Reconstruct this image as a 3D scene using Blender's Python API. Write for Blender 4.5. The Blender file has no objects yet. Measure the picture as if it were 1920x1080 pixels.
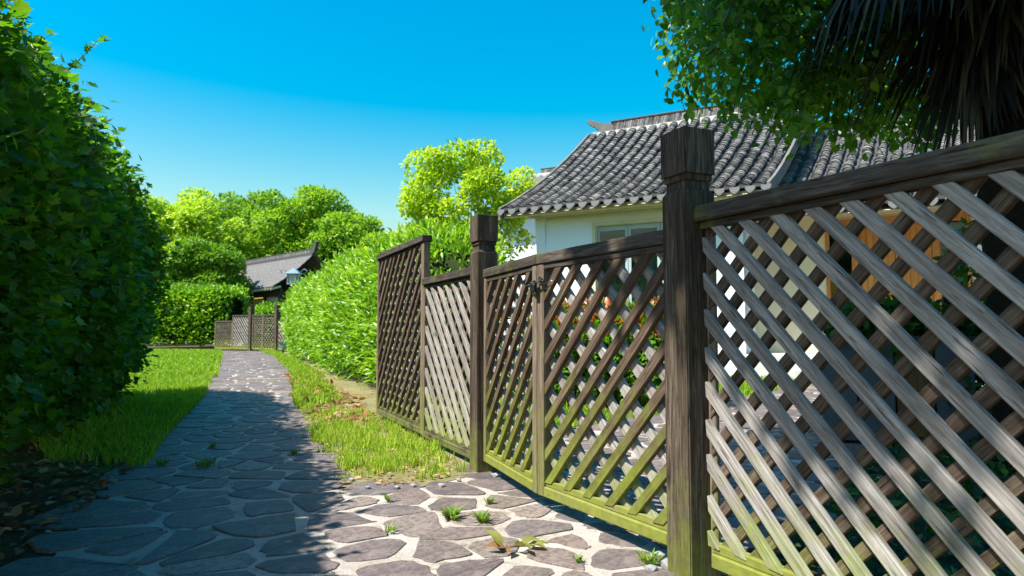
import bpy, bmesh, math, random
import numpy as np
from mathutils import Vector, Matrix

R = math.radians
rng = np.random.default_rng(7)
random.seed(7)
scene = bpy.context.scene
COL = scene.collection

# ------------------------------------------------------------------ camera, sky, sun, exposure
cam_data = bpy.data.cameras.new('camera')
cam_data.sensor_width = 36.0
cam_data.lens = 24.0
cam_data.clip_start = 0.05
cam_data.clip_end = 2000.0
cam_data.dof.use_dof = True
cam_data.dof.focus_distance = 2.9
cam_data.dof.aperture_fstop = 5.6
cam = bpy.data.objects.new('camera', cam_data)
cam.location = (0.0, 0.0, 0.75)
cam.rotation_euler = (R(90.0 + 3.666), 0.0, 0.0)
COL.objects.link(cam)
scene.camera = cam

SUN_EL = R(57.0)
SUN_H = Vector((-0.883, -0.469, 0.0))            # horizontal direction towards the sun
SUN_DIR = Vector((SUN_H.x * math.cos(SUN_EL), SUN_H.y * math.cos(SUN_EL), math.sin(SUN_EL)))
world = bpy.data.worlds.new('World')
scene.world = world
world.use_nodes = True
wn = world.node_tree
wn.nodes.clear()
sky = wn.nodes.new('ShaderNodeTexSky')
sky.sky_type = 'NISHITA'
sky.sun_disc = False
sky.sun_elevation = SUN_EL
sky.sun_rotation = math.atan2(SUN_H.x, SUN_H.y)
sky.altitude = 0.0
sky.air_density = 1.8
sky.dust_density = 1.7
sky.ozone_density = 3.0
hsv = wn.nodes.new('ShaderNodeHueSaturation')
hsv.inputs['Hue'].default_value = 0.49
hsv.inputs['Saturation'].default_value = 2.05
hsv.inputs['Value'].default_value = 1.0
bg = wn.nodes.new('ShaderNodeBackground')
bg.inputs['Strength'].default_value = 0.093
wo = wn.nodes.new('ShaderNodeOutputWorld')
wn.links.new(sky.outputs[0], hsv.inputs['Color'])
wn.links.new(hsv.outputs[0], bg.inputs[0])
wn.links.new(bg.outputs[0], wo.inputs[0])

sun_data = bpy.data.lights.new('sun', 'SUN')
sun_data.energy = 5.0
sun_data.angle = R(0.53)
sun_data.color = (1.0, 0.94, 0.84)
sun = bpy.data.objects.new('sun', sun_data)
sun.rotation_euler = SUN_DIR.to_track_quat('Z', 'Y').to_euler()
sun.location = (-6, -2, 12)
COL.objects.link(sun)

scene.view_settings.view_transform = 'Standard'
scene.view_settings.look = 'None'
scene.view_settings.exposure = 1.08
scene.view_settings.gamma = 1.0
scene.view_settings.use_curve_mapping = False
scene.cycles.max_bounces = 8
scene.cycles.transparent_max_bounces = 8
scene.cycles.caustics_reflective = False
scene.cycles.caustics_refractive = False

# ------------------------------------------------------------------ helpers
def link(o, parent=None):
    COL.objects.link(o)
    if parent is not None:
        o.parent = parent
    return o

def tag(o, label=None, cat=None, group=None, kind=None):
    if label: o['label'] = label
    if cat: o['category'] = cat
    if group: o['group'] = group
    if kind: o['kind'] = kind
    return o

def empty(name, loc=(0, 0, 0), rz=0.0, parent=None):
    o = bpy.data.objects.new(name, None)
    o.empty_display_size = 0.1
    o.location = loc
    o.rotation_euler = (0, 0, rz)
    return link(o, parent)

def mesh_obj(name, verts, faces, mat, parent=None, smooth=False):
    me = bpy.data.meshes.new(name)
    me.from_pydata([tuple(v) for v in verts], [], [tuple(f) for f in faces])
    if smooth:
        me.polygons.foreach_set('use_smooth', [True] * len(me.polygons))
    me.update()
    if mat: me.materials.append(mat)
    return link(bpy.data.objects.new(name, me), parent)

def bm_obj(name, bm, mat, parent=None, smooth=False):
    bmesh.ops.recalc_face_normals(bm, faces=bm.faces)
    me = bpy.data.meshes.new(name)
    bm.to_mesh(me); bm.free()
    if smooth:
        me.polygons.foreach_set('use_smooth', [True] * len(me.polygons))
    if mat: me.materials.append(mat)
    return link(bpy.data.objects.new(name, me), parent)

def bm_box(bm, lo, hi, bevel=0.0, M=None):
    res = bmesh.ops.create_cube(bm, size=1.0)
    vs = res['verts']
    for v in vs:
        v.co = Vector([lo[i] + (v.co[i] + 0.5) * (hi[i] - lo[i]) for i in range(3)])
    if M is not None:
        for v in vs: v.co = M @ v.co
    if bevel > 0:
        es = list({e for v in vs for e in v.link_edges})
        bmesh.ops.bevel(bm, geom=es, offset=bevel, segments=1, affect='EDGES')

def box(name, lo, hi, mat, parent=None, bevel=0.0):
    bm = bmesh.new(); bm_box(bm, lo, hi, bevel)
    return bm_obj(name, bm, mat, parent)

def np_mesh(name, V, F, mat, parent=None, tint=None, smooth=False):
    """V (n,3) float, F (m,k) int with k constant."""
    V = np.ascontiguousarray(V, dtype=np.float32); F = np.ascontiguousarray(F, dtype=np.int32)
    m, k = F.shape
    me = bpy.data.meshes.new(name)
    me.vertices.add(len(V)); me.vertices.foreach_set('co', V.ravel())
    me.loops.add(m * k); me.loops.foreach_set('vertex_index', F.ravel())
    me.polygons.add(m)
    me.polygons.foreach_set('loop_start', np.arange(0, m * k, k, dtype=np.int32))
    me.polygons.foreach_set('loop_total', np.full(m, k, dtype=np.int32))
    if smooth: me.polygons.foreach_set('use_smooth', np.ones(m, dtype=bool))
    if tint is not None:
        a = me.attributes.new('tint', 'FLOAT', 'POINT')
        a.data.foreach_set('value', np.ascontiguousarray(tint, dtype=np.float32))
    me.update(calc_edges=True); me.validate()
    if mat: me.materials.append(mat)
    return link(bpy.data.objects.new(name, me), parent)

def tube_geo(pts, radii, sides=8):
    pts = [Vector(p) for p in pts]
    V, F = [], []
    for i, p in enumerate(pts):
        t = (pts[min(i + 1, len(pts) - 1)] - pts[max(i - 1, 0)]).normalized()
        a = t.orthogonal().normalized() if i == 0 else (a - t * a.dot(t)).normalized()
        b = t.cross(a)
        for s in range(sides):
            th = 2 * math.pi * s / sides
            V.append(p + (a * math.cos(th) + b * math.sin(th)) * radii[i])
    for i in range(len(pts) - 1):
        for s in range(sides):
            s2 = (s + 1) % sides
            F.append((i * sides + s, i * sides + s2, (i + 1) * sides + s2, (i + 1) * sides + s))
    F.append(tuple(range(sides))[::-1]); F.append(tuple((len(pts) - 1) * sides + s for s in range(sides)))
    return V, F

def tubes(name, specs, mat, parent=None, sides=8):
    V, F = [], []
    for pts, rad in specs:
        v, f = tube_geo(pts, rad, sides)
        off = len(V); V += v; F += [tuple(i + off for i in q) for q in f]
    return mesh_obj(name, V, F, mat, parent, smooth=True)

def prism(name, outline, y0, y1, mat, parent=None, bevel=0.0):
    """outline in local X,Z extruded along local Y."""
    bm = bmesh.new()
    a = [bm.verts.new((x, y0, z)) for x, z in outline]
    b = [bm.verts.new((x, y1, z)) for x, z in outline]
    n = len(outline)
    bm.faces.new(a); bm.faces.new(b[::-1])
    for i in range(n):
        bm.faces.new((a[i], b[i], b[(i + 1) % n], a[(i + 1) % n]))
    if bevel: bmesh.ops.bevel(bm, geom=list(bm.edges), offset=bevel, segments=1, affect='EDGES')
    return bm_obj(name, bm, mat, parent)

# ------------------------------------------------------------------ materials
class NT:
    def __init__(s, name, rough=0.7, spec=0.3):
        s.m = bpy.data.materials.new(name); s.m.use_nodes = True
        s.t = s.m.node_tree; s.b = s.t.nodes['Principled BSDF']; s.out = s.t.nodes['Material Output']
        s.b.inputs['Roughness'].default_value = rough
        s.b.inputs['Specular IOR Level'].default_value = spec
    def n(s, typ, **kw):
        nd = s.t.nodes.new('ShaderNode' + typ)
        for k, v in kw.items():
            if k in nd.inputs.keys(): nd.inputs[k].default_value = v
            else: setattr(nd, k, v)
        return nd
    def l(s, a, b): s.t.links.new(a, b)
    def coord(s, kind='Object', scale=(1, 1, 1), rand=False):
        tc = s.n('TexCoord'); mp = s.n('Mapping'); mp.inputs['Scale'].default_value = scale
        s.l(tc.outputs[kind], mp.inputs['Vector'])
        if rand:
            oi = s.n('ObjectInfo'); mu = s.n('Math', operation='MULTIPLY'); mu.inputs[1].default_value = 37.0
            s.l(oi.outputs['Random'], mu.inputs[0]); s.l(mu.outputs[0], mp.inputs['Location'])
        return mp.outputs[0]
    def noise(s, vec, scale=5.0, detail=4.0, rough=0.55, dist=0.0):
        nd = s.n('TexNoise'); nd.inputs['Scale'].default_value = scale; nd.inputs['Detail'].default_value = detail
        nd.inputs['Roughness'].default_value = rough; nd.inputs['Distortion'].default_value = dist
        if vec is not None: s.l(vec, nd.inputs['Vector'])
        return nd.outputs[0]
    def ramp(s, fac, stops):
        nd = s.n('ValToRGB'); cr = nd.color_ramp
        while len(cr.elements) < len(stops): cr.elements.new(0.5)
        for e, (p, c) in zip(cr.elements, stops):
            e.position = p; e.color = (*c, 1) if len(c) == 3 else c
        s.l(fac, nd.inputs[0]); return nd.outputs[0]
    def mix(s, fac, a, b, mode='MIX'):
        nd = s.n('MixRGB', blend_type=mode)
        for sock, v in ((nd.inputs[0], fac), (nd.inputs[1], a), (nd.inputs[2], b)):
            if isinstance(v, (int, float)): sock.default_value = v
            elif isinstance(v, tuple): sock.default_value = (*v, 1)
            else: s.l(v, sock)
        return nd.outputs[0]
    def math(s, op, a, b=0.0, clamp=False):
        nd = s.n('Math', operation=op); nd.use_clamp = clamp
        for sock, v in ((nd.inputs[0], a), (nd.inputs[1], b)):
            if isinstance(v, (int, float)): sock.default_value = v
            else: s.l(v, sock)
        return nd.outputs[0]
    def bump(s, h, strength=0.3, dist=0.01):
        nd = s.n('Bump'); nd.inputs['Strength'].default_value = strength; nd.inputs['Distance'].default_value = dist
        s.l(h, nd.inputs['Height']); s.l(nd.outputs[0], s.b.inputs['Normal'])
    def col(s, c):
        if isinstance(c, tuple): s.b.inputs['Base Color'].default_value = (*c, 1)
        else: s.l(c, s.b.inputs['Base Color'])
        return s.m

def wood(name, dark, mid, light, axis='x', moss=(0.42, 0.05), moss_amt=1.0, lichen=0.0, moss_col=((.10, .13, .016), (.30, .38, .035))):
    """weathered timber: long grain along one local axis, cracks, knots, green algae low down"""
    t = NT(name, 0.95, 0.05)
    sc = {'x': (6, 110, 110), 'y': (110, 6, 110), 'z': (110, 110, 6)}[axis]
    v = t.coord('Object', sc, rand=True)
    g = t.noise(v, 1.0, 7, 0.68, 0.6)
    base = t.ramp(g, [(0.28, dark), (0.5, mid), (0.74, light)])
    v2 = t.coord('Object', tuple(x * 0.14 for x in sc), rand=True)
    blot = t.noise(v2, 1.0, 3, 0.6)
    base = t.mix(t.math('MULTIPLY', t.ramp(blot, [(0.42, (0, 0, 0)), (0.66, (1, 1, 1))]), 0.55), base, dark)
    # open checks in the grain
    v3 = t.coord('Object', tuple(x * 1.7 for x in sc), rand=True)
    cr = t.noise(v3, 1.0, 2, 0.5)
    crack = t.ramp(cr, [(0.30, (1, 1, 1)), (0.36, (0, 0, 0))])
    base = t.mix(t.math('MULTIPLY', crack, 0.75), base, tuple(x * 0.25 for x in dark))
    # knots
    vo = t.n('TexVoronoi'); vo.inputs['Scale'].default_value = 1.0
    t.l(t.coord('Object', tuple(4.2 if x < 10 else 9.0 for x in sc), rand=True), vo.inputs['Vector'])
    knot = t.ramp(vo.outputs['Distance'], [(0.05, (1, 1, 1)), (0.15, (0, 0, 0))])
    base = t.mix(t.math('MULTIPLY', knot, 0.7), base, tuple(x * 0.45 for x in dark))
    if moss_amt > 0:
        geo = t.n('NewGeometry'); sep = t.n('SeparateXYZ'); t.l(geo.outputs['Position'], sep.inputs[0])
        nz = t.noise(geo.outputs['Position'], 9.0, 6, 0.7)
        h = t.math('ADD', sep.outputs['Z'], t.math('MULTIPLY', t.math('SUBTRACT', nz, 0.5), 0.95))
        mr = t.n('MapRange'); mr.inputs['From Min'].default_value = moss[0]; mr.inputs['From Max'].default_value = moss[1]
        t.l(h, mr.inputs['Value'])
        fac = t.math('MULTIPLY', mr.outputs[0], moss_amt, clamp=True)
        mcol = t.mix(t.noise(geo.outputs['Position'], 31.0, 3, 0.6), *moss_col)
        base = t.mix(fac, base, t.mix(0.72, base, mcol))
    if lichen > 0:
        geo2 = t.n('NewGeometry')
        nz2 = t.noise(geo2.outputs['Position'], 6.5, 5, 0.62)
        base = t.mix(t.math('MULTIPLY', t.ramp(nz2, [(0.55, (0, 0, 0)), (0.68, (1, 1, 1))]), lichen), base, (.13, .17, .022))
    hgt = t.math('SUBTRACT', g, t.math('MULTIPLY', crack, 0.8))
    t.bump(hgt, 0.3, 0.003)
    return t.col(base)

def plain(name, c, rough=0.6, spec=0.3, var=0.12, scale=6.0, metal=0.0, bump=0.0):
    t = NT(name, rough, spec); t.b.inputs['Metallic'].default_value = metal
    nz = t.noise(t.coord('Object'), scale, 5, 0.6)
    if bump: t.bump(nz, bump, 0.01)
    return t.col(t.mix(nz, tuple(x * (1 - var) for x in c), tuple(min(1, x * (1 + var)) for x in c)))

def leaf_mat(name, old, mid, new, trans=0.45, rough=0.42, spec=0.45, tcol=1.25):
    """two-sided leaf: diffuse plus light coming through, tint 0..1 = leaf age"""
    t = NT(name, rough, spec)
    at = t.n('Attribute', attribute_name='tint')
    oi = t.n('ObjectInfo')
    c = t.ramp(at.outputs['Fac'], [(0.0, old), (0.55, mid), (1.0, new)])
    t.l(c, t.b.inputs['Base Color'])
    tr = t.n('BsdfTranslucent')
    tc = t.mix(1.0, c, (tcol, tcol * 1.05, tcol * 0.45), 'MULTIPLY')
    t.l(tc, tr.inputs['Color'])
    mx = t.n('MixShader'); mx.inputs[0].default_value = trans
    t.l(t.b.outputs[0], mx.inputs[1]); t.l(tr.outputs[0], mx.inputs[2]); t.l(mx.outputs[0], t.out.inputs['Surface'])
    return t.m

M = {}
M['slat_grey'] = wood('slat_grey', (.085, .075, .065), (.29, .27, .25), (.54, .52, .49), 'x', (0.34, 0.02), 1.0)
M['slat_brown'] = wood('slat_brown', (.040, .027, .019), (.115, .082, .058), (.24, .19, .145), 'x', (0.58, 0.05), 1.0)
M['slat_brown_dry'] = wood('slat_brown_dry', (.038, .028, .020), (.115, .086, .064), (.25, .20, .155), 'x', (0.30, -0.02), 0.7)
M['rail_wood'] = wood('rail_wood', (.030, .025, .021), (.080, .068, .057), (.18, .16, .138), 'x', (0.2, 0.02), 0.5, 0.55)
M['stile_wood'] = wood('stile_wood', (.085, .062, .043), (.18, .14, .105), (.31, .26, .205), 'z', (0.5, -0.05), 0.75, 0.35)
M['mossy_rail'] = wood('mossy_rail', (.10, .085, .05), (.20, .175, .10), (.31, .29, .17), 'x', (0.40, 0.16), 1.0, 0, ((.10, .125, .018), (.29, .34, .045)))
M['post_wood'] = wood('post_wood', (.025, .019, .014), (.082, .063, .048), (.23, .19, .15), 'z', (0.32, -0.08), 0.6, 0.12)

def stone_mat():
    t = NT('slate_stone', 0.62, 0.35)
    oi = t.n('ObjectInfo'); ge = t.n('NewGeometry')
    r = t.math('FRACT', t.math('ADD', t.math('MULTIPLY', oi.outputs['Random'], 7.31), t.math('MULTIPLY', ge.outputs['Random Per Island'], 5.17)))
    c = t.ramp(r, [(0.0, (.080, .068, .074)), (0.25, (.155, .118, .115)), (0.45, (.12, .112, .128)), (0.62, (.215, .16, .145)), (0.8, (.13, .108, .098)), (1.0, (.29, .235, .205))])
    p = t.n('TexCoord')
    n1 = t.noise(p.outputs['Object'], 9, 6, 0.65); n2 = t.noise(p.outputs['Object'], 55, 5, 0.7)
    c = t.mix(t.math('MULTIPLY', t.ramp(n1, [(0.42, (0, 0, 0)), (0.62, (1, 1, 1))]), 0.62), c, (.23, .19, .172))
    c = t.mix(t.ramp(n2, [(0.40, (.75, .75, .75)), (0.58, (0, 0, 0))]), c, (.075, .062, .06))
    t.bump(t.math('ADD', n1, t.math('MULTIPLY', n2, 0.35)), 0.5, 0.012)
    return t.col(c)
M['stone'] = stone_mat()

def mortar_mat():
    t = NT('mortar', 0.95, 0.1); p = t.n('TexCoord').outputs['Object']
    n1 = t.noise(p, 3.2, 5, 0.6); n2 = t.noise(p, 70, 5, 0.7); n3 = t.noise(p, 16, 4, 0.6)
    c = t.ramp(n1, [(0.3, (.36, .325, .29)), (0.6, (.50, .47, .435)), (0.8, (.56, .53, .50))])
    c = t.mix(t.math('MULTIPLY', n2, 0.55), c, (.24, .205, .175))
    c = t.mix(t.ramp(n3, [(0.60, (0, 0, 0)), (0.74, (.75, .75, .75))]), c, (.16, .135, .10))
    n4 = t.noise(p, 5.5, 6, 0.7)
    c = t.mix(t.ramp(n4, [(0.56, (0, 0, 0)), (0.66, (.8, .8, .8))]), c, (.13, .125, .055))
    t.bump(t.math('ADD', n2, n3), 0.7, 0.012)
    return t.col(c)
M['mortar'] = mortar_mat()

def soil_mat(name, a, b, c3, green=0.0):
    t = NT(name, 0.95, 0.1); p = t.n('TexCoord').outputs['Object']
    n1 = t.noise(p, 1.4, 5, 0.6); n2 = t.noise(p, 38, 6, 0.7)
    c = t.ramp(n2, [(0.3, a), (0.52, b), (0.75, c3)])
    if green: c = t.mix(t.math('MULTIPLY', t.ramp(n1, [(0.35, (0, 0, 0)), (0.6, (1, 1, 1))]), green), c, (.085, .13, .022))
    t.bump(n2, 0.8, 0.02)
    return t.col(c)
M['soil'] = soil_mat('soil', (.028, .020, .014), (.065, .048, .034), (.14, .105, .072), 0.25)
M['lawn_soil'] = soil_mat('lawn_soil', (.06, .075, .018), (.10, .135, .026), (.17, .18, .06), 0.7)
M['verge_soil'] = soil_mat('verge_soil', (.13, .10, .055), (.27, .22, .125), (.42, .36, .23), 0.45)

M['maple_leaf'] = leaf_mat('maple_leaf', (.026, .095, .008), (.085, .24, .014), (.30, .50, .035), 0.5, 0.42, 0.4)
M['laurel_leaf'] = leaf_mat('laurel_leaf', (.06, .17, .012), (.17, .36, .018), (.40, .58, .045), 0.42, 0.36, 0.5)
M['camphor_leaf'] = leaf_mat('camphor_leaf', (.03, .11, .012), (.08, .22, .015), (.20, .38, .03), 0.52, 0.4, 0.45)
M['yellow_leaf'] = leaf_mat('yellow_leaf', (.12, .24, .012), (.34, .50, .02), (.60, .68, .035), 0.45, 0.45, 0.35)
M['tree_leaf'] = leaf_mat('tree_leaf', (.08, .19, .014), (.20, .38, .022), (.38, .54, .04), 0.46, 0.5, 0.3)
M['tree_leaf_light'] = leaf_mat('tree_leaf_light', (.16, .30, .018), (.38, .55, .04), (.60, .70, .10), 0.42, 0.5, 0.3)
M['bush_leaf'] = leaf_mat('bush_leaf', (.05, .14, .012), (.13, .28, .016), (.25, .42, .03), 0.42, 0.5, 0.3)
M['red_leaf'] = leaf_mat('red_leaf', (.05, .16, .012), (.13, .30, .02), (.52, .10, .035), 0.42, 0.38, 0.5)
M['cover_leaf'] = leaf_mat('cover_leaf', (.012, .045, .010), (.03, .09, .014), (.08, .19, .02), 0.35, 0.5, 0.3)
M['grass'] = leaf_mat('grass', (.09, .20, .012), (.23, .40, .022), (.46, .55, .07), 0.45, 0.55, 0.25)
M['verge_blade'] = leaf_mat('verge_blade', (.16, .30, .02), (.34, .50, .04), (.58, .62, .14), 0.45, 0.55, 0.25)
M['weed_leaf'] = leaf_mat('weed_leaf', (.07, .15, .02), (.14, .26, .03), (.30, .38, .07), 0.4, 0.55, 0.25)
M['wilted_leaf'] = leaf_mat('wilted_leaf', (.10, .11, .03), (.20, .22, .05), (.33, .33, .09), 0.35, 0.5, 0.35)
M['dry_leaf'] = leaf_mat('dry_leaf', (.11, .055, .025), (.27, .15, .06), (.50, .36, .20), 0.25, 0.7, 0.15)
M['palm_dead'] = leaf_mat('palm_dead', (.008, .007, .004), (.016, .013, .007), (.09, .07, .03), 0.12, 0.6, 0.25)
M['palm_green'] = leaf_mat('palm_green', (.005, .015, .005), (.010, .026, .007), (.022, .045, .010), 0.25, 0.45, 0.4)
M['bark'] = plain('bark', (.13, .10, .075), 0.9, 0.1, 0.5, 14, 0, 0.8)
M['pale_bark'] = plain('pale_bark', (.30, .27, .23), 0.9, 0.1, 0.4, 14, 0, 0.6)
M['twig'] = plain('twig', (.10, .065, .038), 0.9, 0.1, 0.4, 20, 0, 0.4)
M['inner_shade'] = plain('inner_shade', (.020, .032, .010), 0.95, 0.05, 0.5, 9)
M['palm_fibre'] = plain('palm_fibre', (.022, .016, .011), 0.95, 0.05, 0.6, 40, 0, 1.0)

def plaster(name, c):
    t = NT(name, 0.9, 0.15); p = t.n('TexCoord').outputs['Object']
    n1 = t.noise(p, 0.9, 6, 0.6); n2 = t.noise(p, 60, 4, 0.6)
    t.bump(n2, 0.12, 0.004)
    return t.col(t.mix(t.math('MULTIPLY', n1, 0.6), c, tuple(x * 0.86 for x in c)))
M['white_wall'] = plaster('white_wall', (.76, .82, .87))
M['cream_wall'] = plaster('cream_wall', (.66, .58, .40))
M['cornice'] = plaster('cornice', (.60, .54, .30))
def tile_mat():
    t = NT('roof_tile', 0.85, 0.2)
    oi = t.n('ObjectInfo'); ge = t.n('NewGeometry')
    r = t.math('FRACT', t.math('ADD', t.math('MULTIPLY', oi.outputs['Random'], 9.3), t.math('MULTIPLY', ge.outputs['Random Per Island'], 6.7)))
    c = t.ramp(r, [(0.0, (.050, .050, .054)), (0.35, (.095, .094, .097)), (0.7, (.15, .147, .145)), (1.0, (.26, .25, .24))])
    p = t.n('TexCoord').outputs['Object']
    n1 = t.noise(p, 14, 5, 0.65)
    c = t.mix(t.math('MULTIPLY', t.ramp(n1, [(0.45, (0, 0, 0)), (0.7, (1, 1, 1))]), 0.55), c, (.30, .29, .27))
    t.bump(n1, 0.4, 0.01)
    return t.col(c)
M['tile'] = tile_mat()
M['tile_dark'] = plain('tile_dark', (.075, .075, .08), 0.9, 0.15, 0.5, 12, 0, 0.5)
M['tile_pale'] = plain('tile_pale', (.13, .135, .135), 0.85, 0.2, 0.35, 14, 0, 0.3)
M['barge'] = plain('barge', (.15, .147, .143), 0.9, 0.15, 0.5, 5, 0, 0.4)
M['ridge_plaster'] = plain('ridge_plaster', (.52, .52, .51), 0.9, 0.15, 0.4, 5, 0, 0.3)
M['door_wood'] = wood('door_wood', (.30, .125, .035), (.46, .21, .062), (.58, .30, .10), 'z', moss_amt=0)
M['dark_timber'] = wood('dark_timber', (.035, .025, .02), (.07, .05, .038), (.12, .09, .07), 'x', moss_amt=0)
M['window_frame'] = plain('window_frame', (.36, .44, .47), 0.5, 0.4, 0.08)
M['cream_frame'] = plain('cream_frame', (.60, .56, .36), 0.6, 0.3, 0.1)
M['curtain'] = plain('curtain', (.60, .57, .47), 0.9, 0.1, 0.08)
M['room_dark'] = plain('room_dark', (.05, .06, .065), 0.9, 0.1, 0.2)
M['black_metal'] = plain('black_metal', (.02, .022, .026), 0.45, 0.5, 0.2, 8, 0.4)
M['steel'] = plain('steel', (.45, .45, .44), 0.35, 0.5, 0.1, 8, 1.0)
M['brass'] = plain('brass', (.62, .46, .20), 0.3, 0.5, 0.1, 8, 1.0)
M['lamp_blue'] = plain('lamp_blue', (.12, .21, .27), 0.5, 0.4, 0.2)
M['lamp_glass'] = plain('lamp_glass', (.28, .35, .38), 0.2, 0.5, 0.05)
M['planter_grey'] = plain('planter_grey', (.085, .09, .095), 0.7, 0.3, 0.25)
M['planter_brown'] = wood('planter_brown', (.10, .05, .022), (.19, .095, .04), (.27, .15, .07), 'z', moss_amt=0)
M['pebble'] = plain('pebble', (.26, .27, .28), 0.75, 0.3, 0.5, 20, 0, 0.3)
def glass_mat():
    t = NT('pane_glass'); t.t.nodes.remove(t.b)
    tr = t.n('BsdfTransparent'); tr.inputs[0].default_value = (.62, .70, .70, 1)
    gl = t.n('BsdfGlossy'); gl.inputs['Roughness'].default_value = 0.03
    fr = t.n('Fresnel'); fr.inputs[0].default_value = 1.5
    mx = t.n('MixShader'); t.l(fr.outputs[0], mx.inputs[0]); t.l(tr.outputs[0], mx.inputs[1]); t.l(gl.outputs[0], mx.inputs[2])
    t.l(mx.outputs[0], t.out.inputs['Surface']); return t.m
M['glass'] = glass_mat()

# ------------------------------------------------------------------ leaf templates and clouds
def T_ovate(w=0.27, droop=0.12, fold=0.07):
    v = [(0, 0, 0), (0, .36, .0), (0, .72, -droop * .45), (0, 1, -droop), (-w, .30, fold), (-w * .85, .64, fold * .6), (w, .30, fold), (w * .85, .64, fold * .6)]
    f = [(0, 6, 1), (1, 6, 7), (1, 7, 2), (2, 7, 3), (0, 1, 4), (1, 5, 4), (1, 2, 5), (2, 3, 5)]
    return np.array(v, float), np.array(f, int)
def T_diamond(w=0.32):
    v = [(0, 0, 0), (w, .45, .06), (0, 1, -.06), (-w, .45, .06)]
    return np.array(v, float), np.array([(0, 1, 2), (0, 2, 3)], int)
def T_lobed():
    o = [(0, 0), (.20, .10), (.52, .30), (.30, .40), (.34, .62), (.15, .60), (0, 1.0), (-.15, .60), (-.34, .62), (-.30, .40), (-.52, .30), (-.20, .10)]
    v = [(0, .38, -.05)] + [(x, y, .10 * abs(x) - .12 * max(0, y - .5)) for x, y in o]
    n = len(o)
    return np.array(v, float), np.array([(0, 1 + i, 1 + (i + 1) % n) for i in range(n)], int)
OV, DI, LO, LA = T_ovate(), T_diamond(), T_lobed(), T_ovate(0.15, 0.16, 0.05)

def frames(axis, nrm):
    a = axis / (np.linalg.norm(axis, axis=1, keepdims=True) + 1e-9)
    n = nrm - a * np.sum(nrm * a, axis=1, keepdims=True)
    n = n / (np.linalg.norm(n, axis=1, keepdims=True) + 1e-9)
    return np.cross(a, n), a, n

def cloud_geo(P, axis, nrm, size, tint, tpl):
    X, Y, Z = frames(axis, nrm)
    tv, tf = tpl; k = len(tv)
    s = size[:, None, None]
    V = P[:, None, :] + s * (tv[None, :, 0:1] * X[:, None, :] + tv[None, :, 1:2] * Y[:, None, :] + tv[None, :, 2:3] * Z[:, None, :])
    F = tf[None] + (np.arange(len(P)) * k)[:, None, None]
    return V.reshape(-1, 3), F.reshape(-1, 3), np.repeat(tint, k)

def cloud(name, P, axis, nrm, size, tint, tpl, mat, parent=None, stuff=True):
    V, F, T = cloud_geo(P, axis, nrm, size, tint, tpl)
    o = np_mesh(name, V, F, mat, parent, T)
    if stuff: o['kind'] = 'stuff'
    return o

def cloud_split(name, P, axis, nrm, size, tint, tpl, mat, parent, n_single, key, single='leaf'):
    """nearest n_single leaves as objects of their own (sharing five meshes), the rest as one mass"""
    order = np.argsort(key); near, far = order[:n_single], order[n_single:]
    cloud(name, P[far], axis[far], nrm[far], size[far], tint[far], tpl, mat, parent)
    protos = []
    for q in range(5):
        me = bpy.data.meshes.new(single)
        me.from_pydata([tuple(v) for v in tpl[0]], [], [tuple(f) for f in tpl[1]])
        a = me.attributes.new('tint', 'FLOAT', 'POINT'); a.data.foreach_set('value', np.full(len(tpl[0]), q / 4.0, dtype=np.float32))
        me.materials.append(mat); me.update(); protos.append(me)
    X, Y, Z = frames(axis[near], nrm[near])
    for i, j in enumerate(near):
        o = bpy.data.objects.new(single, protos[int(np.clip(tint[j] * 4 + .5, 0, 4))])
        m = Matrix(((X[i, 0], Y[i, 0], Z[i, 0]), (X[i, 1], Y[i, 1], Z[i, 1]), (X[i, 2], Y[i, 2], Z[i, 2]))).to_4x4()
        m = Matrix.Translation(P[j]) @ m @ Matrix.Scale(float(size[j]), 4)
        link(o, parent); o.matrix_parent_inverse = parent.matrix_world.inverted(); o.matrix_world = m

def rnd(n, s=1.0): return rng.normal(0, s, (n, 3))
def wob(p, f, seed=0):
    """cheap smooth 3D noise, -1..1"""
    r = np.random.default_rng(seed); out = 0
    for k in range(5):
        w = r.normal(0, 1, 3) * f * (1 + .5 * k); out = out + np.sin(p @ w + r.uniform(0, 6.28)) / (1 + .45 * k)
    return out / 2.6

# ------------------------------------------------------------------ layout data (metres; camera stands at the origin, looking along +Y)
P1 = np.array([0.560, 2.150]); P2 = np.array([-0.155, 3.735])
FD = (P1 - P2) / np.linalg.norm(P1 - P2)            # fence direction, towards the camera
FN = np.array([FD[1], -FD[0]])                      # towards the path
HOUSE0 = np.array([-0.2, 13.27]); HU = np.array([.881, -.472]); HV = np.array([.472, .881])

# ------------------------------------------------------------------ ground, path, stones
def sheet(name, poly, z, mat, kind='structure'):
    bm = bmesh.new(); vs = [bm.verts.new((x, y, z)) for x, y in poly]
    f = bm.faces.new(vs); bmesh.ops.triangulate(bm, faces=[f])
    for f in bm.faces:
        if f.normal.z < 0: f.normal_flip()
    me = bpy.data.meshes.new(name); bm.to_mesh(me); bm.free(); me.materials.append(mat)
    o = link(bpy.data.objects.new(name, me)); o['kind'] = kind
    return o

g = sheet('ground', [(-400, -60), (400, -60), (400, 700), (-400, 700)], 0.0, M['soil'])

def inside(poly, p):
    x, y = p; c = False; n = len(poly)
    for i in range(n):
        x1, y1 = poly[i]; x2, y2 = poly[(i + 1) % n]
        if (y1 > y) != (y2 > y) and x < (x2 - x1) * (y - y1) / (y2 - y1) + x1: c = not c
    return c

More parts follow.
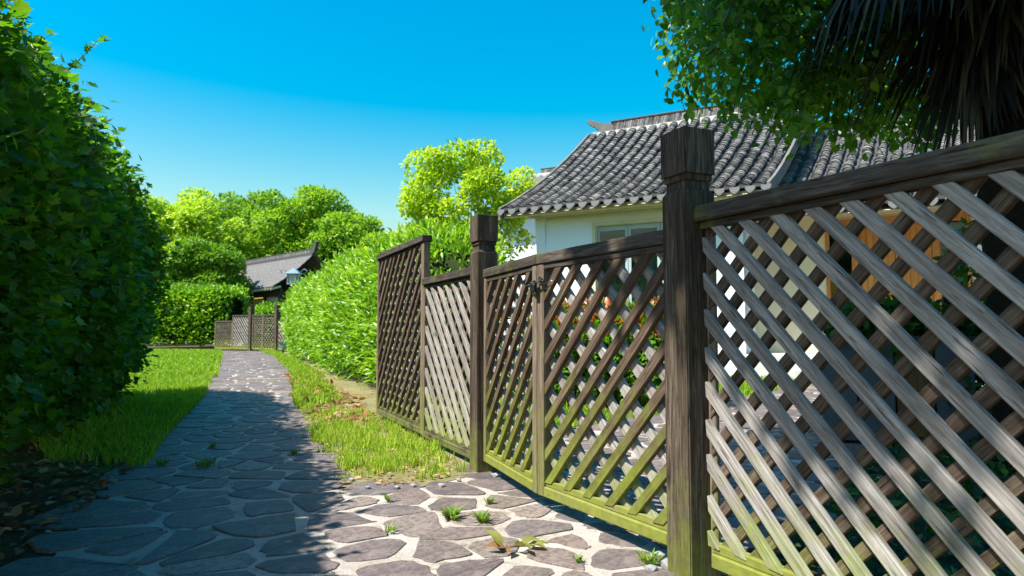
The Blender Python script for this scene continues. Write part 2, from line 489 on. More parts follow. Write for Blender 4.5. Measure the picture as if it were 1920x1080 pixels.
def rough_edge(poly, step=0.12, amp=0.035, seed=1):
    r = random.Random(seed); out = []
    for i in range(len(poly)):
        a, b = np.array(poly[i], float), np.array(poly[(i + 1) % len(poly)], float)
        L = np.linalg.norm(b - a); st = step if L < 8 else step * 3
        k = max(1, int(L / st)); nrm = np.array([-(b - a)[1], (b - a)[0]]) / max(L, 1e-6)
        for q in range(k):
            out.append(tuple(a + (b - a) * q / k + nrm * r.uniform(-amp, amp)))
    return out

PATH = [(-1.35, -1.0), (-1.42, 1.4), (-1.50, 2.2), (-1.80, 3.07), (-1.98, 3.65), (-2.42, 4.84), (-3.45, 7.82), (-5.35, 12.6), (-9.3, 22.3), (-11.3, 26.6), (-9.9, 26.2),
        (-7.35, 21.0), (-4.05, 12.4), (-2.22, 7.03), (-1.42, 4.75), (-1.02, 3.85), (-0.90, 3.30), (-0.45, 3.25), (-0.16, 3.60),
        (0.35, 4.9), (1.3, 6.0), (2.5, 7.4), (3.6, 8.9), (4.6, 9.9), (6.0, 9.1), (4.7, 7.7), (3.4, 6.0), (2.2, 4.4), (1.1, 2.9), (0.52, 2.05), (0.42, 1.55), (0.6, 0.6), (0.8, -1.0)]
path = sheet('path', rough_edge(PATH), 0.006, M['mortar'])

def clip_half(poly, p, n):
    out = []
    for i in range(len(poly)):
        a, b = poly[i], poly[(i + 1) % len(poly)]
        da, db = (a - p) @ n, (b - p) @ n
        if da <= 0: out.append(a)
        if (da < 0 < db) or (db < 0 < da): out.append(a + (b - a) * (da / (da - db)))
    return out

def make_stones():
    # dart-thrown seeds, cells = voronoi, cut apart by mortar joints of uneven width
    seeds = []; r = random.Random(11); grid = {}
    xs = [p[0] for p in PATH]; ys = [p[1] for p in PATH]
    for k in range(60000):
        p = (r.uniform(min(xs), max(xs)), r.uniform(0.6, max(ys)))
        md = r.choice((.14, .18, .23, .30)) if p[1] < 9 else r.choice((.24, .32))
        if not inside(PATH, p): continue
        gx, gy = int(p[0] / .34 + 100), int(p[1] / .34 + 100); ok = True
        for ax in (-1, 0, 1):
            for ay in (-1, 0, 1):
                for q in grid.get((gx + ax, gy + ay), ()):
                    if (q[0] - p[0]) ** 2 + (q[1] - p[1]) ** 2 < md * md: ok = False; break
                if not ok: break
            if not ok: break
        if ok: seeds.append(p); grid.setdefault((gx, gy), []).append(p)
    S = np.array(seeds)
    stones = []
    for i, c in enumerate(S):
        d2 = np.sum((S - c) ** 2, axis=1); nb = np.argsort(d2)[1:15]
        h = 0.24
        poly = [c + np.array(q) for q in ((-h, -h * .8), (h, -h * .8), (h, h * .8), (-h, h * .8))]
        ang = r.uniform(0, 3.14); ca, sa = math.cos(ang), math.sin(ang)
        poly = [c + np.array([(q - c)[0] * ca - (q - c)[1] * sa, (q - c)[0] * sa + (q - c)[1] * ca]) for q in poly]
        for j in nb:
            dv = S[j] - c; L = np.linalg.norm(dv); gap = r.choice((.006, .010, .014, .020, .030))
            nn = dv / L
            tilt = r.uniform(-.16, .16); nn = np.array([nn[0] - nn[1] * tilt, nn[1] + nn[0] * tilt]); nn /= np.linalg.norm(nn)
            poly = clip_half(poly, c + dv * .5 - nn * gap, nn)
            if len(poly) < 3: break
        if len(poly) < 3: continue
        # soften corners (two rounds of cutting), roughen the outline
        for rd in range(2):
            q = []
            for k2 in range(len(poly)):
                a, b = poly[k2], poly[(k2 + 1) % len(poly)]
                cut = .15 if rd == 0 else .26
                q += [a + (b - a) * cut, b + (a - b) * cut]
            poly = q
        poly = [p + np.array([r.gauss(0, .006), r.gauss(0, .006)]) for p in poly]
        area = 0.5 * abs(sum(poly[k][0] * poly[(k + 1) % len(poly)][1] - poly[(k + 1) % len(poly)][0] * poly[k][1] for k in range(len(poly))))
        if area < .004: continue
        stones.append((c, poly))
    # pieces past the joints near the camera are parts, the far ones one mass
    def view_key(c):
        vis = c[1] > 1.2 and abs(c[0]) / c[1] < .80
        return (0 if vis else 1, c[1] if c[0] < .6 else c[1] * 1.6)
    stones.sort(key=lambda s: view_key(s[0]))
    def geo(c, poly):
        z0, z1 = .002, .006 + r.uniform(.003, .007)
        tx, ty = r.gauss(0, .006), r.gauss(0, .006)
        n = len(poly); V = []
        for sc, z in ((1.0, z0), (.992, z1 - .0015), (.972, z1)):
            for p in poly:
                q = c + (p - c) * sc
                V.append((q[0], q[1], z + ((q - c) @ np.array([tx, ty]) if z > .004 else 0)))
        F = [(k, (k + 1) % n, n + (k + 1) % n, n + k) for k in range(n)] + [(n + k, n + (k + 1) % n, 2 * n + (k + 1) % n, 2 * n + k) for k in range(n)]
        F.append(tuple(2 * n + k for k in range(n)))
        return V, F
    VV, FF = [], []
    for i, (c, poly) in enumerate(stones):
        # thin the outline so that a piece stays cheap
        if len(poly) > 12: poly = poly[::2] if len(poly) > 20 else poly
        V, F = geo(c, poly)
        if i < 300:
            V = [(x - c[0], y - c[1], z) for x, y, z in V]
            o = mesh_obj('flagstone', V, F, M['stone'], path); o.location = (c[0], c[1], 0)
        else:
            off = len(VV); VV += V; FF += [tuple(k + off for k in f) for f in F]
    o = mesh_obj('far_flagstones', VV, FF, M['stone'], path); o['kind'] = 'stuff'
    return len(stones)
n_st = make_stones()

LAWN = [(-1.98, 3.75), (-2.45, 4.9), (-3.5, 7.85), (-5.4, 12.6), (-9.4, 22.3), (-11.4, 26.6), (-18, 30), (-22, 24), (-14, 13), (-7, 7), (-3.6, 4.4), (-2.6, 3.5)]
sheet('lawn', rough_edge(LAWN, .2, .05, 2), 0.004, M['lawn_soil'])
VERGE = [(-0.20, 3.58), (-0.47, 3.29), (-0.88, 3.34), (-1.00, 3.88), (-1.40, 4.78), (-2.20, 7.05), (-4.02, 12.4), (-7.3, 21.0), (-9.8, 26.1), (-8.6, 25.8), (-5.6, 20), (-2.6, 12), (-0.4, 6.2), (0.3, 5.0)]
sheet('verge', rough_edge(VERGE, .15, .03, 3), 0.008, M['verge_soil'])
YARD = [(2.4, 7.45), (1.3, 6.1), (0.2, 5.0), (-0.6, 6.5), (-0.2, 11.5), (1.2, 12.3), (4.4, 10.6), (4.5, 9.95), (3.5, 8.95)]
sheet('yard_lawn', rough_edge(YARD, .2, .04, 4), 0.010, M['lawn_soil'])

def sample_poly(poly, n, dens=None):
    P = np.array(poly); lo, hi = P.min(0), P.max(0); out = []
    while len(out) < n:
        q = rng.uniform(lo, hi)
        if inside(poly, q) and (dens is None or rng.random() < dens(q)): out.append(q)
    return np.array(out)

def blades(name, XY, hgt, mat, lean=.45, width=.006, label=None, z=0.008):
    n = len(XY); h = hgt * rng.uniform(.5, 1.15, n); az = rng.uniform(0, 6.283, n); fa = rng.uniform(0, 6.283, n)
    w = width * rng.uniform(.7, 1.3, n)
    base = np.column_stack([XY, np.full(n, z)])
    side = np.column_stack([np.cos(fa), np.sin(fa), np.zeros(n)]) * w[:, None]
    ln = np.column_stack([np.cos(az), np.sin(az), np.zeros(n)]) * (h * lean * rng.uniform(.2, 1.3, n))[:, None]
    up = np.column_stack([np.zeros(n), np.zeros(n), h])
    mid = base + ln * .35 + up * .58
    tip = base + ln + up * .97
    V = np.stack([base - side, base + side, mid + side * .8, mid - side * .8, tip], axis=1)
    F = np.array([(0, 1, 2), (0, 2, 3), (3, 2, 4)])[None] + (np.arange(n) * 5)[:, None, None]
    tint = np.repeat(np.clip(rng.normal(.5, .25, n), 0, 1), 5)
    o = np_mesh(name, V.reshape(-1, 3), F.reshape(-1, 3), mat, None, tint)
    tag(o, label, 'grass', kind='stuff'); return o

def clumpy(n, poly, seed, thr=-.2, f=2.2):
    P = sample_poly(poly, int(n * 1.7)); q = np.column_stack([P, np.zeros(len(P))])
    k = wob(q, f, seed) + rng.normal(0, .35, len(P)) > thr
    return P[k][:n]
NEARLAWN = [(-1.98, 3.75), (-2.45, 4.9), (-3.5, 7.85), (-5.0, 11.5), (-9.0, 13.5), (-5.4, 7.0), (-3.2, 4.6), (-2.6, 3.9)]
FARLAWN = [(-4.8, 11.2), (-9.4, 22.3), (-11.3, 26.6), (-17, 28), (-20, 23), (-9.0, 13.0)]
XY = np.vstack([clumpy(34000, NEARLAWN, 21, -.5), clumpy(26000, FARLAWN, 22, -.7)])
blades('lawn_grass', XY, np.where(XY[:, 1] < 11, .075, .10), M['grass'], .6, np.where(XY[:, 1] < 11, .005, .011), 'bright green lawn grass left of the stone path')
# tufts on the verge: blades gathered around tuft centres
NEARVERGE = [(-0.25, 3.62), (-0.47, 3.35), (-0.86, 3.38), (-0.98, 3.9), (-1.38, 4.8), (-2.05, 6.6), (-1.25, 6.3), (-0.62, 4.9)]
tc = sample_poly(NEARVERGE, 290, lambda q: .25 if q[1] < 3.62 else (1.0 if q[1] < 5.4 else .35))
T = np.repeat(tc, 26, axis=0) + rng.normal(0, .026, (290 * 26, 2))
hh = np.repeat(rng.uniform(.02, .10, 290), 26)
blades('verge_grass', T, hh, M['verge_blade'], .5, .0027, 'pale green grass tufts on the verge before the lattice panels')
LV = [(-2.0, 6.4), (-2.25, 7.1), (-4.0, 12.4), (-7.3, 21), (-9.6, 26), (-8.9, 25.8), (-6.6, 20.5), (-3.4, 12.2), (-1.75, 7.2)]
blades('hedge_foot_grass', clumpy(9000, LV, 23, -.1), .07, M['grass'], .6, .008, 'thin grass along the foot of the glossy hedge')
blades('yard_grass', clumpy(16000, YARD, 24, -.6), .07, M['grass'], .6, .007, 'sunlit grass inside the yard before the white house')

def litter(name, XY, smin, smax, label, tint=(.45, .28), z=.014, mat='dry_leaf'):
    n = len(XY); P = np.column_stack([XY, z + rng.uniform(0, .014, n)])
    ax = rnd(n); ax[:, 2] *= .22; nr = rnd(n, .35); nr[:, 2] = 1
    o = cloud(name, P, ax, nr, rng.uniform(smin, smax, n), np.clip(rng.normal(*tint, n), 0, 1), OV, M[mat])
    return tag(o, label, 'fallen leaves', kind='stuff')
UNDER = [(-1.55, 2.0), (-1.85, 3.1), (-2.05, 3.7), (-2.5, 4.9), (-3.0, 5.2), (-3.4, 4.6), (-2.7, 3.2), (-2.2, 1.6), (-1.6, 1.2)]
litter('fallen_leaves', sample_poly(UNDER, 1100), .03, .07, 'brown dead leaves on the dark soil under the left hedge')
HF = [(-1.9, 6.3), (-2.28, 7.3), (-3.1, 9.6), (-4.1, 12.4), (-3.5, 12.2), (-2.4, 9.3), (-1.5, 7.0), (-1.1, 5.6), (-1.4, 5.4)]
litter('fallen_leaves', sample_poly(HF, 700), .05, .11, 'rust brown dead leaves along the foot of the glossy hedge', (.5, .22), .02)
litter('fallen_leaves', sample_poly(NEARVERGE, 800), .018, .045, 'pale dry leaves among the verge grass tufts', (.75, .2), .014)
FB = [(0.5, 1.9), (0.9, 2.3), (1.8, 3.4), (2.9, 4.8), (3.6, 4.0), (2.0, 1.6), (1.0, 0.9), (0.5, 1.4)]
litter('fallen_leaves', sample_poly(FB, 900), .025, .06, 'dead leaves on the shaded soil behind the near lattice panel', (.5, .3), .01)
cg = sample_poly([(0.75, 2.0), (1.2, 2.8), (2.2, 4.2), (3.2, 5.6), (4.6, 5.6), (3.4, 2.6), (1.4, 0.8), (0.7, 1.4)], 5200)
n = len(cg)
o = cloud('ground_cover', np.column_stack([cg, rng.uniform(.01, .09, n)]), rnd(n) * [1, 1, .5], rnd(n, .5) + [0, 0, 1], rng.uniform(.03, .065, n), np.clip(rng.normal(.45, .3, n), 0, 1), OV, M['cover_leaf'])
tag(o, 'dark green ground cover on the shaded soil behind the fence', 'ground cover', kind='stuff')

# ------------------------------------------------------------------ fence
def band_poly(c, ang, w, x0, x1, z0, z1):
    """strip of width w through c clipped to a rectangle"""
    d = np.array([math.cos(ang), math.sin(ang)]); nn = np.array([-d[1], d[0]]); L = 6.0
    poly = [np.array([x0, z0]), np.array([x1, z0]), np.array([x1, z1]), np.array([x0, z1])]
    poly = clip_half(poly, c + nn * w / 2, nn)
    if len(poly) >= 3: poly = clip_half(poly, c - nn * w / 2, -nn)
    return poly, d, nn

def lattice(parent, x0, x1, z0, z1, front, pitch=.110, sw=.034, th=.018, yf=-.0095, yb=.0095, mats=('slat_grey', 'slat_brown'), joined=False, phase=0.0, seed=0):
    r = random.Random(seed)
    if joined: pitch, sw = .165, .042
    VV, FF = {0: [], 1: []}, {0: [], 1: []}
    for li, (sgn, y) in enumerate(((front, yf), ('/' if front == '\\' else '\\', yb))):
        ang0 = R(-45) if sgn == '\\' else R(45)
        mi = 0 if sgn == '\\' else 1
        k0 = -int((z1 - z0) / pitch) - 2; k1 = int((x1 - x0 + z1 - z0) / pitch) + 2
        for k in range(k0, k1):
            cx = x0 + k * pitch + phase + r.uniform(-.004, .004)
            c = np.array([cx, z1 if sgn == '\\' else z0])
            poly, d, nn = band_poly(c, ang0 + r.uniform(-.008, .008), sw * r.uniform(.95, 1.05), x0, x1, z0, z1)
            if len(poly) < 3: continue
            pa = np.array(poly); ext = (pa @ d).max() - (pa @ d).min()
            if ext < .05: continue
            m = pa.mean(0)
            loc = [((p - m) @ d, (p - m) @ nn) for p in poly]
            nP = len(loc); yj = r.uniform(-.0012, .0012)
            ch = .0025
            V = []
            ctr = np.mean(np.array(loc), axis=0)
            for yy, ins in ((-th / 2, ch), (-th / 2 + ch, 0), (th / 2, 0)):
                for (a, b) in loc:
                    bb = b - math.copysign(min(ins, abs(b)), b)
                    V.append((a, yy, bb))
            F = [tuple(range(nP)), tuple(2 * nP + q for q in range(nP))[::-1]]
            for lv in (0, 1):
                F += [(lv * nP + q, (lv + 1) * nP + q, (lv + 1) * nP + (q + 1) % nP, lv * nP + (q + 1) % nP) for q in range(nP)]
            if joined:
                off = len(VV[mi]); dd = np.array(d); n2 = np.array(nn)
                for (a, yy, b) in V:
                    q = m + dd * a + n2 * b; VV[mi].append((q[0], y + yy, q[1]))
                FF[mi] += [tuple(i + off for i in f) for f in F]
            else:
                o = mesh_obj('slat', V, F, M[mats[mi]], parent)
                o.location = (m[0], y + yj, m[1]); o.rotation_euler = (0, -math.atan2(d[1], d[0]), 0)
    if joined:
        for mi in (0, 1):
            if VV[mi]:
                o = mesh_obj('lattice_slats', VV[mi], FF[mi], M[mats[mi]], parent); o['kind'] = 'stuff'

def rail(name, x0, x1, y0, y1, z0, z1, mat, parent, bevel=.004):
    o = box(name, (-(x1 - x0) / 2, -(y1 - y0) / 2, -(z1 - z0) / 2), ((x1 - x0) / 2, (y1 - y0) / 2, (z1 - z0) / 2), mat, parent, bevel)
    o.location = ((x0 + x1) / 2, (y0 + y1) / 2, (z0 + z1) / 2); return o

def panel(name, label, cat, A, B, z0, z1, front, group=None, stile=(.045, .045), topr=.048, botr=.070, depth=.05, joined=False, bottom_mat='mossy_rail', phase=.03, seed=1, set_back=0.0, top_over=.012, brown='slat_brown', grey='slat_grey', pitch=.110, sw=.034):
    A, B = np.array(A), np.array(B); L = np.linalg.norm(B - A); a = math.atan2(*(B - A)[::-1])
    t = empty(name, (A[0], A[1], 0), a); tag(t, label, cat, group)
    h = depth / 2
    sl, sr = stile
    if sl: rail('stile', 0, sl, -h + set_back, h, z0, z1 - topr, M['stile_wood'], t)
    if sr: rail('stile', L - sr, L, -h + set_back, h, z0, z1 - topr, M['stile_wood'], t)
    rail('top_rail', -.002, L + .002, -h - top_over, h + top_over, z1 - topr + .001, z1, M['rail_wood'], t)
    rail('top_bead', .004, L - .004, -h + .004, h - .004, z1 - topr - .022, z1 - topr - .001, M['rail_wood'], t, .002)
    rail('bottom_rail', sl + .001 if sl else 0, L - sr - .001 if sr else L, -h, h, z0 + .001, z0 + botr * .62, M[bottom_mat], t)
    rail('bottom_bead', sl + .001 if sl else 0, L - sr - .001 if sr else L, -h + .010, h - .008, z0 + botr * .62 + .001, z0 + botr, M[bottom_mat], t, .002)
    lattice(t, max(sl * .5, .0), L - max(sr * .5, .0) if sr else L, z0 + botr - .01, z1 - topr - .012, front, joined=joined, phase=phase, seed=seed, mats=(grey, brown), pitch=pitch, sw=sw)
    return t

def post(label, P, h=1.385, w=.117, ang=None, group='tall capped gate posts'):
    t = empty('fence_post', (P[0], P[1], 0), math.atan2(FD[1], FD[0]) if ang is None else ang)
    tag(t, label, 'post', group)
    def ring(bm, secs):
        prev = None
        for (hw, z) in secs:
            c = [bm.verts.new((sx * hw, sy * hw, z)) for sx, sy in ((-1, -1), (1, -1), (1, 1), (-1, 1))]
            if prev:
                for i in range(4): bm.faces.new((prev[i], prev[(i + 1) % 4], c[(i + 1) % 4], c[i]))
            else: bm.faces.new(c[::-1])
            prev = c
        bm.faces.new(prev)
    hw = w / 2
    def bev(bm, amt):
        es = [e for e in bm.edges if abs(e.verts[0].co.z - e.verts[1].co.z) > .01]
        bmesh.ops.bevel(bm, geom=es, offset=amt, segments=2, affect='EDGES')
    bm = bmesh.new(); ring(bm, [(hw, -.05), (hw, h - .205), (hw * .86, h - .192)]); bev(bm, .004); bm_obj('shaft', bm, M['post_wood'], t)
    bm = bmesh.new(); ring(bm, [(hw * .80, h - .1915), (hw * .80, h - .164)]); bm_obj('neck', bm, M['post_wood'], t)
    bm = bmesh.new(); ring(bm, [(hw * .88, h - .1635), (hw * .90, h - .160), (hw * .90, h - .143)]); bm_obj('collar', bm, M['post_wood'], t)
    bm = bmesh.new(); ring(bm, [(hw * 1.035, h - .1425), (hw * 1.035, h - .003), (hw * 1.01, h)]); bev(bm, .003); bm_obj('cap', bm, M['post_wood'], t)
    return t

post('tall weathered post nearest the camera, between the gate and the near panel', P1)
post('capped brown post left of the gate, beside the sunlit pale lattice', P2)
hwp = .0605
# the near panel swings a little away from the fence line
ND = np.array([(960 - 292) / 1280.0, -1.0]); ND /= np.linalg.norm(ND)
NA = P1 + ND * (hwp + .002) + np.array([FD[1], -FD[0]]) * -.004
panel('lattice_panel', 'large grey lattice fence panel at the right, nearest the camera', 'fence panel', NA, NA + ND * 1.95, .055, 1.135, '\\', 'lattice fence panels', stile=(.03, .04), topr=.048, set_back=.030, top_over=.016, phase=.047, seed=3, brown='slat_brown_dry')
# two gate leaves, meeting a little out on the path side
GH1 = P2 + FD * (hwp + .003); GH2 = P1 - FD * (hwp + .003)
GM = (GH1 + GH2) / 2 + FN * .07 - FD * .03
gd1 = (GM - GH1) / np.linalg.norm(GM - GH1); gd2 = (GH2 - GM) / np.linalg.norm(GH2 - GM)
panel('gate_leaf', 'narrow brown gate leaf hinged on the post with the sunlit pale lattice', 'gate', GH1, GM - gd1 * .003, .065, 1.085, '/', 'leaves of the double gate', stile=(.035, .045), phase=.02, seed=5, top_over=.004, pitch=.135, sw=.037)
panel('gate_leaf', 'wide gate leaf with green mossy bottom rail, hinged on the nearest tall post', 'gate', GM + gd2 * .003, GH2, .065, 1.085, '/', 'leaves of the double gate', stile=(.05, .035), phase=.05, seed=6, top_over=.004, pitch=.135, sw=.037)
# left of the gate: a pale low panel and a taller dark one
SA = P2 - FD * 1.075; SB = P2 - FD * (hwp + .002)
panel('lattice_panel', 'low lattice panel with pale silver slats left of the gate', 'fence panel', SA + FD * .026, SB, .04, 1.115, '\\', 'lattice fence panels', stile=(.03, .02), phase=.0, seed=8, bottom_mat='rail_wood', pitch=.137, sw=.032)
t = panel('lattice_panel', 'tall dark brown lattice panel at the end of the fence by the hedge', 'fence panel', P2 - FD * 2.42, SA + FD * .024, .05, 1.42, '/', 'lattice fence panels', stile=(.045, .06), phase=.03, seed=9, bottom_mat='rail_wood', pitch=.145, sw=.037, brown='slat_brown_dry')

# chain and padlock that hold the leaves together
ch = empty('gate_chain', (GM[0] + FN[0] * .03, GM[1] + FN[1] * .03, .96)); tag(ch, 'black chain and padlock wrapped round the meeting gate stiles', 'chain')
def torus_geo(c, R0, r0, Mx, nu=12, nv=6):
    V, F = [], []
    for i in range(nu):
        for j in range(nv):
            a, b = 6.28318 * i / nu, 6.28318 * j / nv
            V.append(Vector(c) + Mx @ Vector(((R0 + r0 * math.cos(b)) * math.cos(a) * 1.5, (R0 + r0 * math.cos(b)) * math.sin(a), r0 * math.sin(b))))
    for i in range(nu):
        for j in range(nv):
            F.append((i * nv + j, ((i + 1) % nu) * nv + j, ((i + 1) % nu) * nv + (j + 1) % nv, i * nv + (j + 1) % nv))
    return V, F
fa = math.atan2(gd2[1], gd2[0])
for k in range(11):
    s = (k - 5) * .0135
    cpos = (gd2[0] * s + FN[0] * (.012 + .006 * math.cos(k)), gd2[1] * s + FN[1] * (.012 + .006 * math.cos(k)), .012 * math.cos(k * .7) - .004 * (k % 3))
    Mx = Matrix.Rotation(fa, 3, 'Z') @ Matrix.Rotation(R(90 if k % 2 else 25), 3, 'X') @ Matrix.Rotation(R(8 * (k % 3 - 1)), 3, 'Y')
    v, f = torus_geo(cpos, .0085, .0034, Mx); mesh_obj('chain_link', v, f, M['black_metal'], ch, True)
o = box('padlock', (-.017, -.008, -.024), (.017, .008, .010), M['black_metal'], ch, .003); o.rotation_euler = (0, 0, fa); o.location = (FN[0] * .02 + gd2[0] * .02, FN[1] * .02 + gd2[1] * .02, -.018)
tubes('tie_wire', [([(gd2[0] * s, gd2[1] * s, -.003 + .004 * math.sin(s * 60)) for s in (0.05, .08, .11, .14)], [.0013] * 4)], M['steel'], ch, 5)

# distant fence of the same make, at the end of the path
FF0 = np.array([-10.30, 27.0]); FFD = np.array([.80, -.60]); fang = math.atan2(FFD[1], FFD[0])
post('far capped post at the end of the path, left of its small gate', FF0, 1.74, .17, fang, 'far gate posts')
post('far capped post at the end of the path, half hidden by the glossy hedge', FF0 + FFD * 1.72, 1.80, .17, fang, 'far gate posts')
hp = .09
panel('lattice_panel', 'far pale lattice panel at the end of the path, beside the left far post', 'fence panel', FF0 - FFD * 1.3, FF0 - FFD * hp, .05, 1.42, '\\', 'far lattice panels', joined=True, seed=20, stile=(.07, .04), topr=.06)
panel('lattice_panel', 'far low lattice panel at the end of the path, against the clipped hedge', 'fence panel', FF0 - FFD * 2.6 + np.array([-.05, .1]), FF0 - FFD * 1.31, .05, 1.2, '/', 'far lattice panels', joined=True, seed=21, stile=(.06, .05), topr=.06)
panel('gate_leaf', 'far narrow gate leaf at the end of the path, left of the pair', 'gate', FF0 + FFD * hp, FF0 + FFD * .80, .06, 1.42, '/', 'far gate leaves', joined=True, seed=22, stile=(.06, .05), topr=.06)
panel('gate_leaf', 'far wide gate leaf at the end of the path, right of the pair', 'gate', FF0 + FFD * .81, FF0 + FFD * (1.72 - hp), .06, 1.42, '/', 'far gate leaves', joined=True, seed=23, stile=(.05, .06), topr=.06)
panel('lattice_panel', 'far lattice panel mostly hidden behind the glossy hedge', 'fence panel', FF0 + FFD * (1.72 + hp), FF0 + FFD * 3.0, .05, 1.2, '\\', 'far lattice panels', joined=True, seed=24, topr=.06)

# ------------------------------------------------------------------ house
def hp3(u, v, z): q = HOUSE0 + HU * u + HV * v; return Vector((q[0], q[1], z))
HROT = math.atan2(HU[1], HU[0])

def roof_fn(u0, ze, zr, D, shear=.1, v0=0.0):
    def f(u, w):
        return Vector((u + shear * D * w, v0 + D * w, ze + (zr - ze) * (.74 * w + .26 * w * w)))
    return f

def tile_mesh():
    V, F = [], []; n = 6
    for (y, rr, zz) in ((0, .088, .020), (.17, .074, .0)):
        for i in range(n + 1):
            a = math.pi * i / n; V.append((-math.cos(a) * rr, y, math.sin(a) * rr * .80 + zz))
    for i in range(n): F.append((i, i + 1, n + 2 + i, n + 1 + i))
    for i in range(n + 1):
        a = math.pi * i / n; V.append((-math.cos(a) * .068, .004, math.sin(a) * .068 * .72 + .012))
    for i in range(n): F.append((2 * (n + 1) + i, 2 * (n + 1) + i + 1, i + 1, i))
    return V, F
TV, TF = tile_mesh()

def tiled_roof(parent, u0, u1, f, D, ncol, nrow, n_single, smoothed=False, left_barge=True, right_barge=True, drips=True):
    # deck with channels between the tile columns
    k = 4; V, F = [], []; nu = ncol * k
    for j in range(nrow + 1):
        for i in range(nu + 1):
            p = f(u0 + (u1 - u0) * i / nu, j / nrow); dip = (0.02, -.012, -.028, -.012)[(i + 2) % k]
            V.append((p.x, p.y, p.z + dip + .012 * ((j % 2) - .5)))
    for j in range(nrow):
        for i in range(nu): a = j * (nu + 1) + i; F.append((a, a + 1, a + nu + 2, a + nu + 1))
    mesh_obj('roof_deck', V, F, M['tile_dark'], parent)
    # under side
    V, F = [], []
    for j in range(9):
        for s in (0, 1):
            p = f(u0 if s == 0 else u1, j / 8); V.append((p.x, p.y, p.z - .09))
    for j in range(8): F.append((2 * j, 2 * j + 2, 2 * j + 3, 2 * j + 1))
    mesh_obj('roof_soffit', V, F, M['cream_wall'], parent)
    me = bpy.data.meshes.new('cover_tile'); me.from_pydata(TV, [], TF); me.materials.append(M['tile']); me.polygons.foreach_set('use_smooth', [i < 6 for i in range(len(TF))]); me.update()
    VV, FF = [], []
    cells = []
    for j in range(nrow):
        for i in range(ncol):
            cells.append((j, i))
    cells.sort(key=lambda c: c[0] * .16 - c[1] * .03)
    TVn = [Vector(v) for v in TV]
    for q, (j, i) in enumerate(cells):
        w = (j + .05) / nrow
        u = u0 + (u1 - u0) * (i + .5) / ncol + random.gauss(0, .006)
        p = f(u, w); p2 = f(u, w + .02); tg = (p2 - p).normalized(); up = Vector((1, 0, 0)).cross(tg).normalized(); xx = tg.cross(up).normalized()
        m = Matrix(((xx.x, tg.x, up.x), (xx.y, tg.y, up.y), (xx.z, tg.z, up.z))).to_4x4()
        m = Matrix.Translation(p + up * (.012 + random.uniform(0, .008))) @ m @ Matrix.Rotation(R(random.gauss(0, 2.2)), 4, 'Z') @ Matrix.Rotation(R(random.gauss(0, 2.0)), 4, 'Y') @ Matrix.Scale(random.uniform(.95, 1.06), 4)
        if q < n_single:
            o = bpy.data.objects.new('cover_tile', me); link(o, parent); o.matrix_local = m
        else:
            off = len(VV); VV += [m @ v for v in TVn]; FF += [tuple(a + off for a in fc) for fc in TF]
    o = mesh_obj('upper_tiles', VV, FF, M['tile'], parent); o['kind'] = 'stuff'
    if drips:
        for i in range(ncol + 1):
            p = f(u0 + (u1 - u0) * i / ncol, 0)
            ol = [(-.085, .035), (.085, .035), (.078, -.025), (.035, -.075), (0, -.10), (-.035, -.075), (-.078, -.025)]
            o = prism('drip_tile', ol, -.012, .012, M['tile_pale'], parent, .004); o.location = (p.x, p.y - .03, p.z + .0); o.rotation_euler = (R(-14), 0, R(random.uniform(-4, 4)))
            if i < ncol:
                pc = f(u0 + (u1 - u0) * (i + .5) / ncol, 0)
                V = [(-.082, 0, 0), (.082, 0, 0)] + [(.082 * math.cos(a), 0, .07 * math.sin(a)) for a in (0.5, 1.05, 1.57, 2.1, 2.64)]
                V2 = [(x, .02, z) for x, y, z in V]; nn = len(V)
                FFc = [tuple(range(nn))[::-1], tuple(nn + q for q in range(nn))] + [(q, (q + 1) % nn, nn + (q + 1) % nn, nn + q) for q in range(nn)]
                o = mesh_obj('end_tile', V, FFc, M['tile_dark'], parent) if False else mesh_obj('end_tile', V + V2, FFc, M['tile_dark'], parent)
                o.location = (pc.x, pc.y - .022, pc.z + .012)
    for flag, u in ((left_barge, u0), (right_barge, u1)):
        if not flag: continue
        V, F = [], []; du = .05 if u == u1 else -.05
        for j in range(11):
            p = f(u, j / 10)
            for (a, b) in ((0, .075), (du, .075), (du, -.16), (0, -.16)): V.append((p.x + a + (.01 if du > 0 else -.01), p.y - (.03 if j == 0 else 0), p.z + b))
        for j in range(10):
            for q in range(4): F.append((4 * j + q, 4 * j + (q + 1) % 4, 4 * j + 4 + (q + 1) % 4, 4 * j + 4 + q))
        F += [(0, 1, 2, 3), (43, 42, 41, 40)]
        mesh_obj('barge_board', V, F, M['barge'], parent)

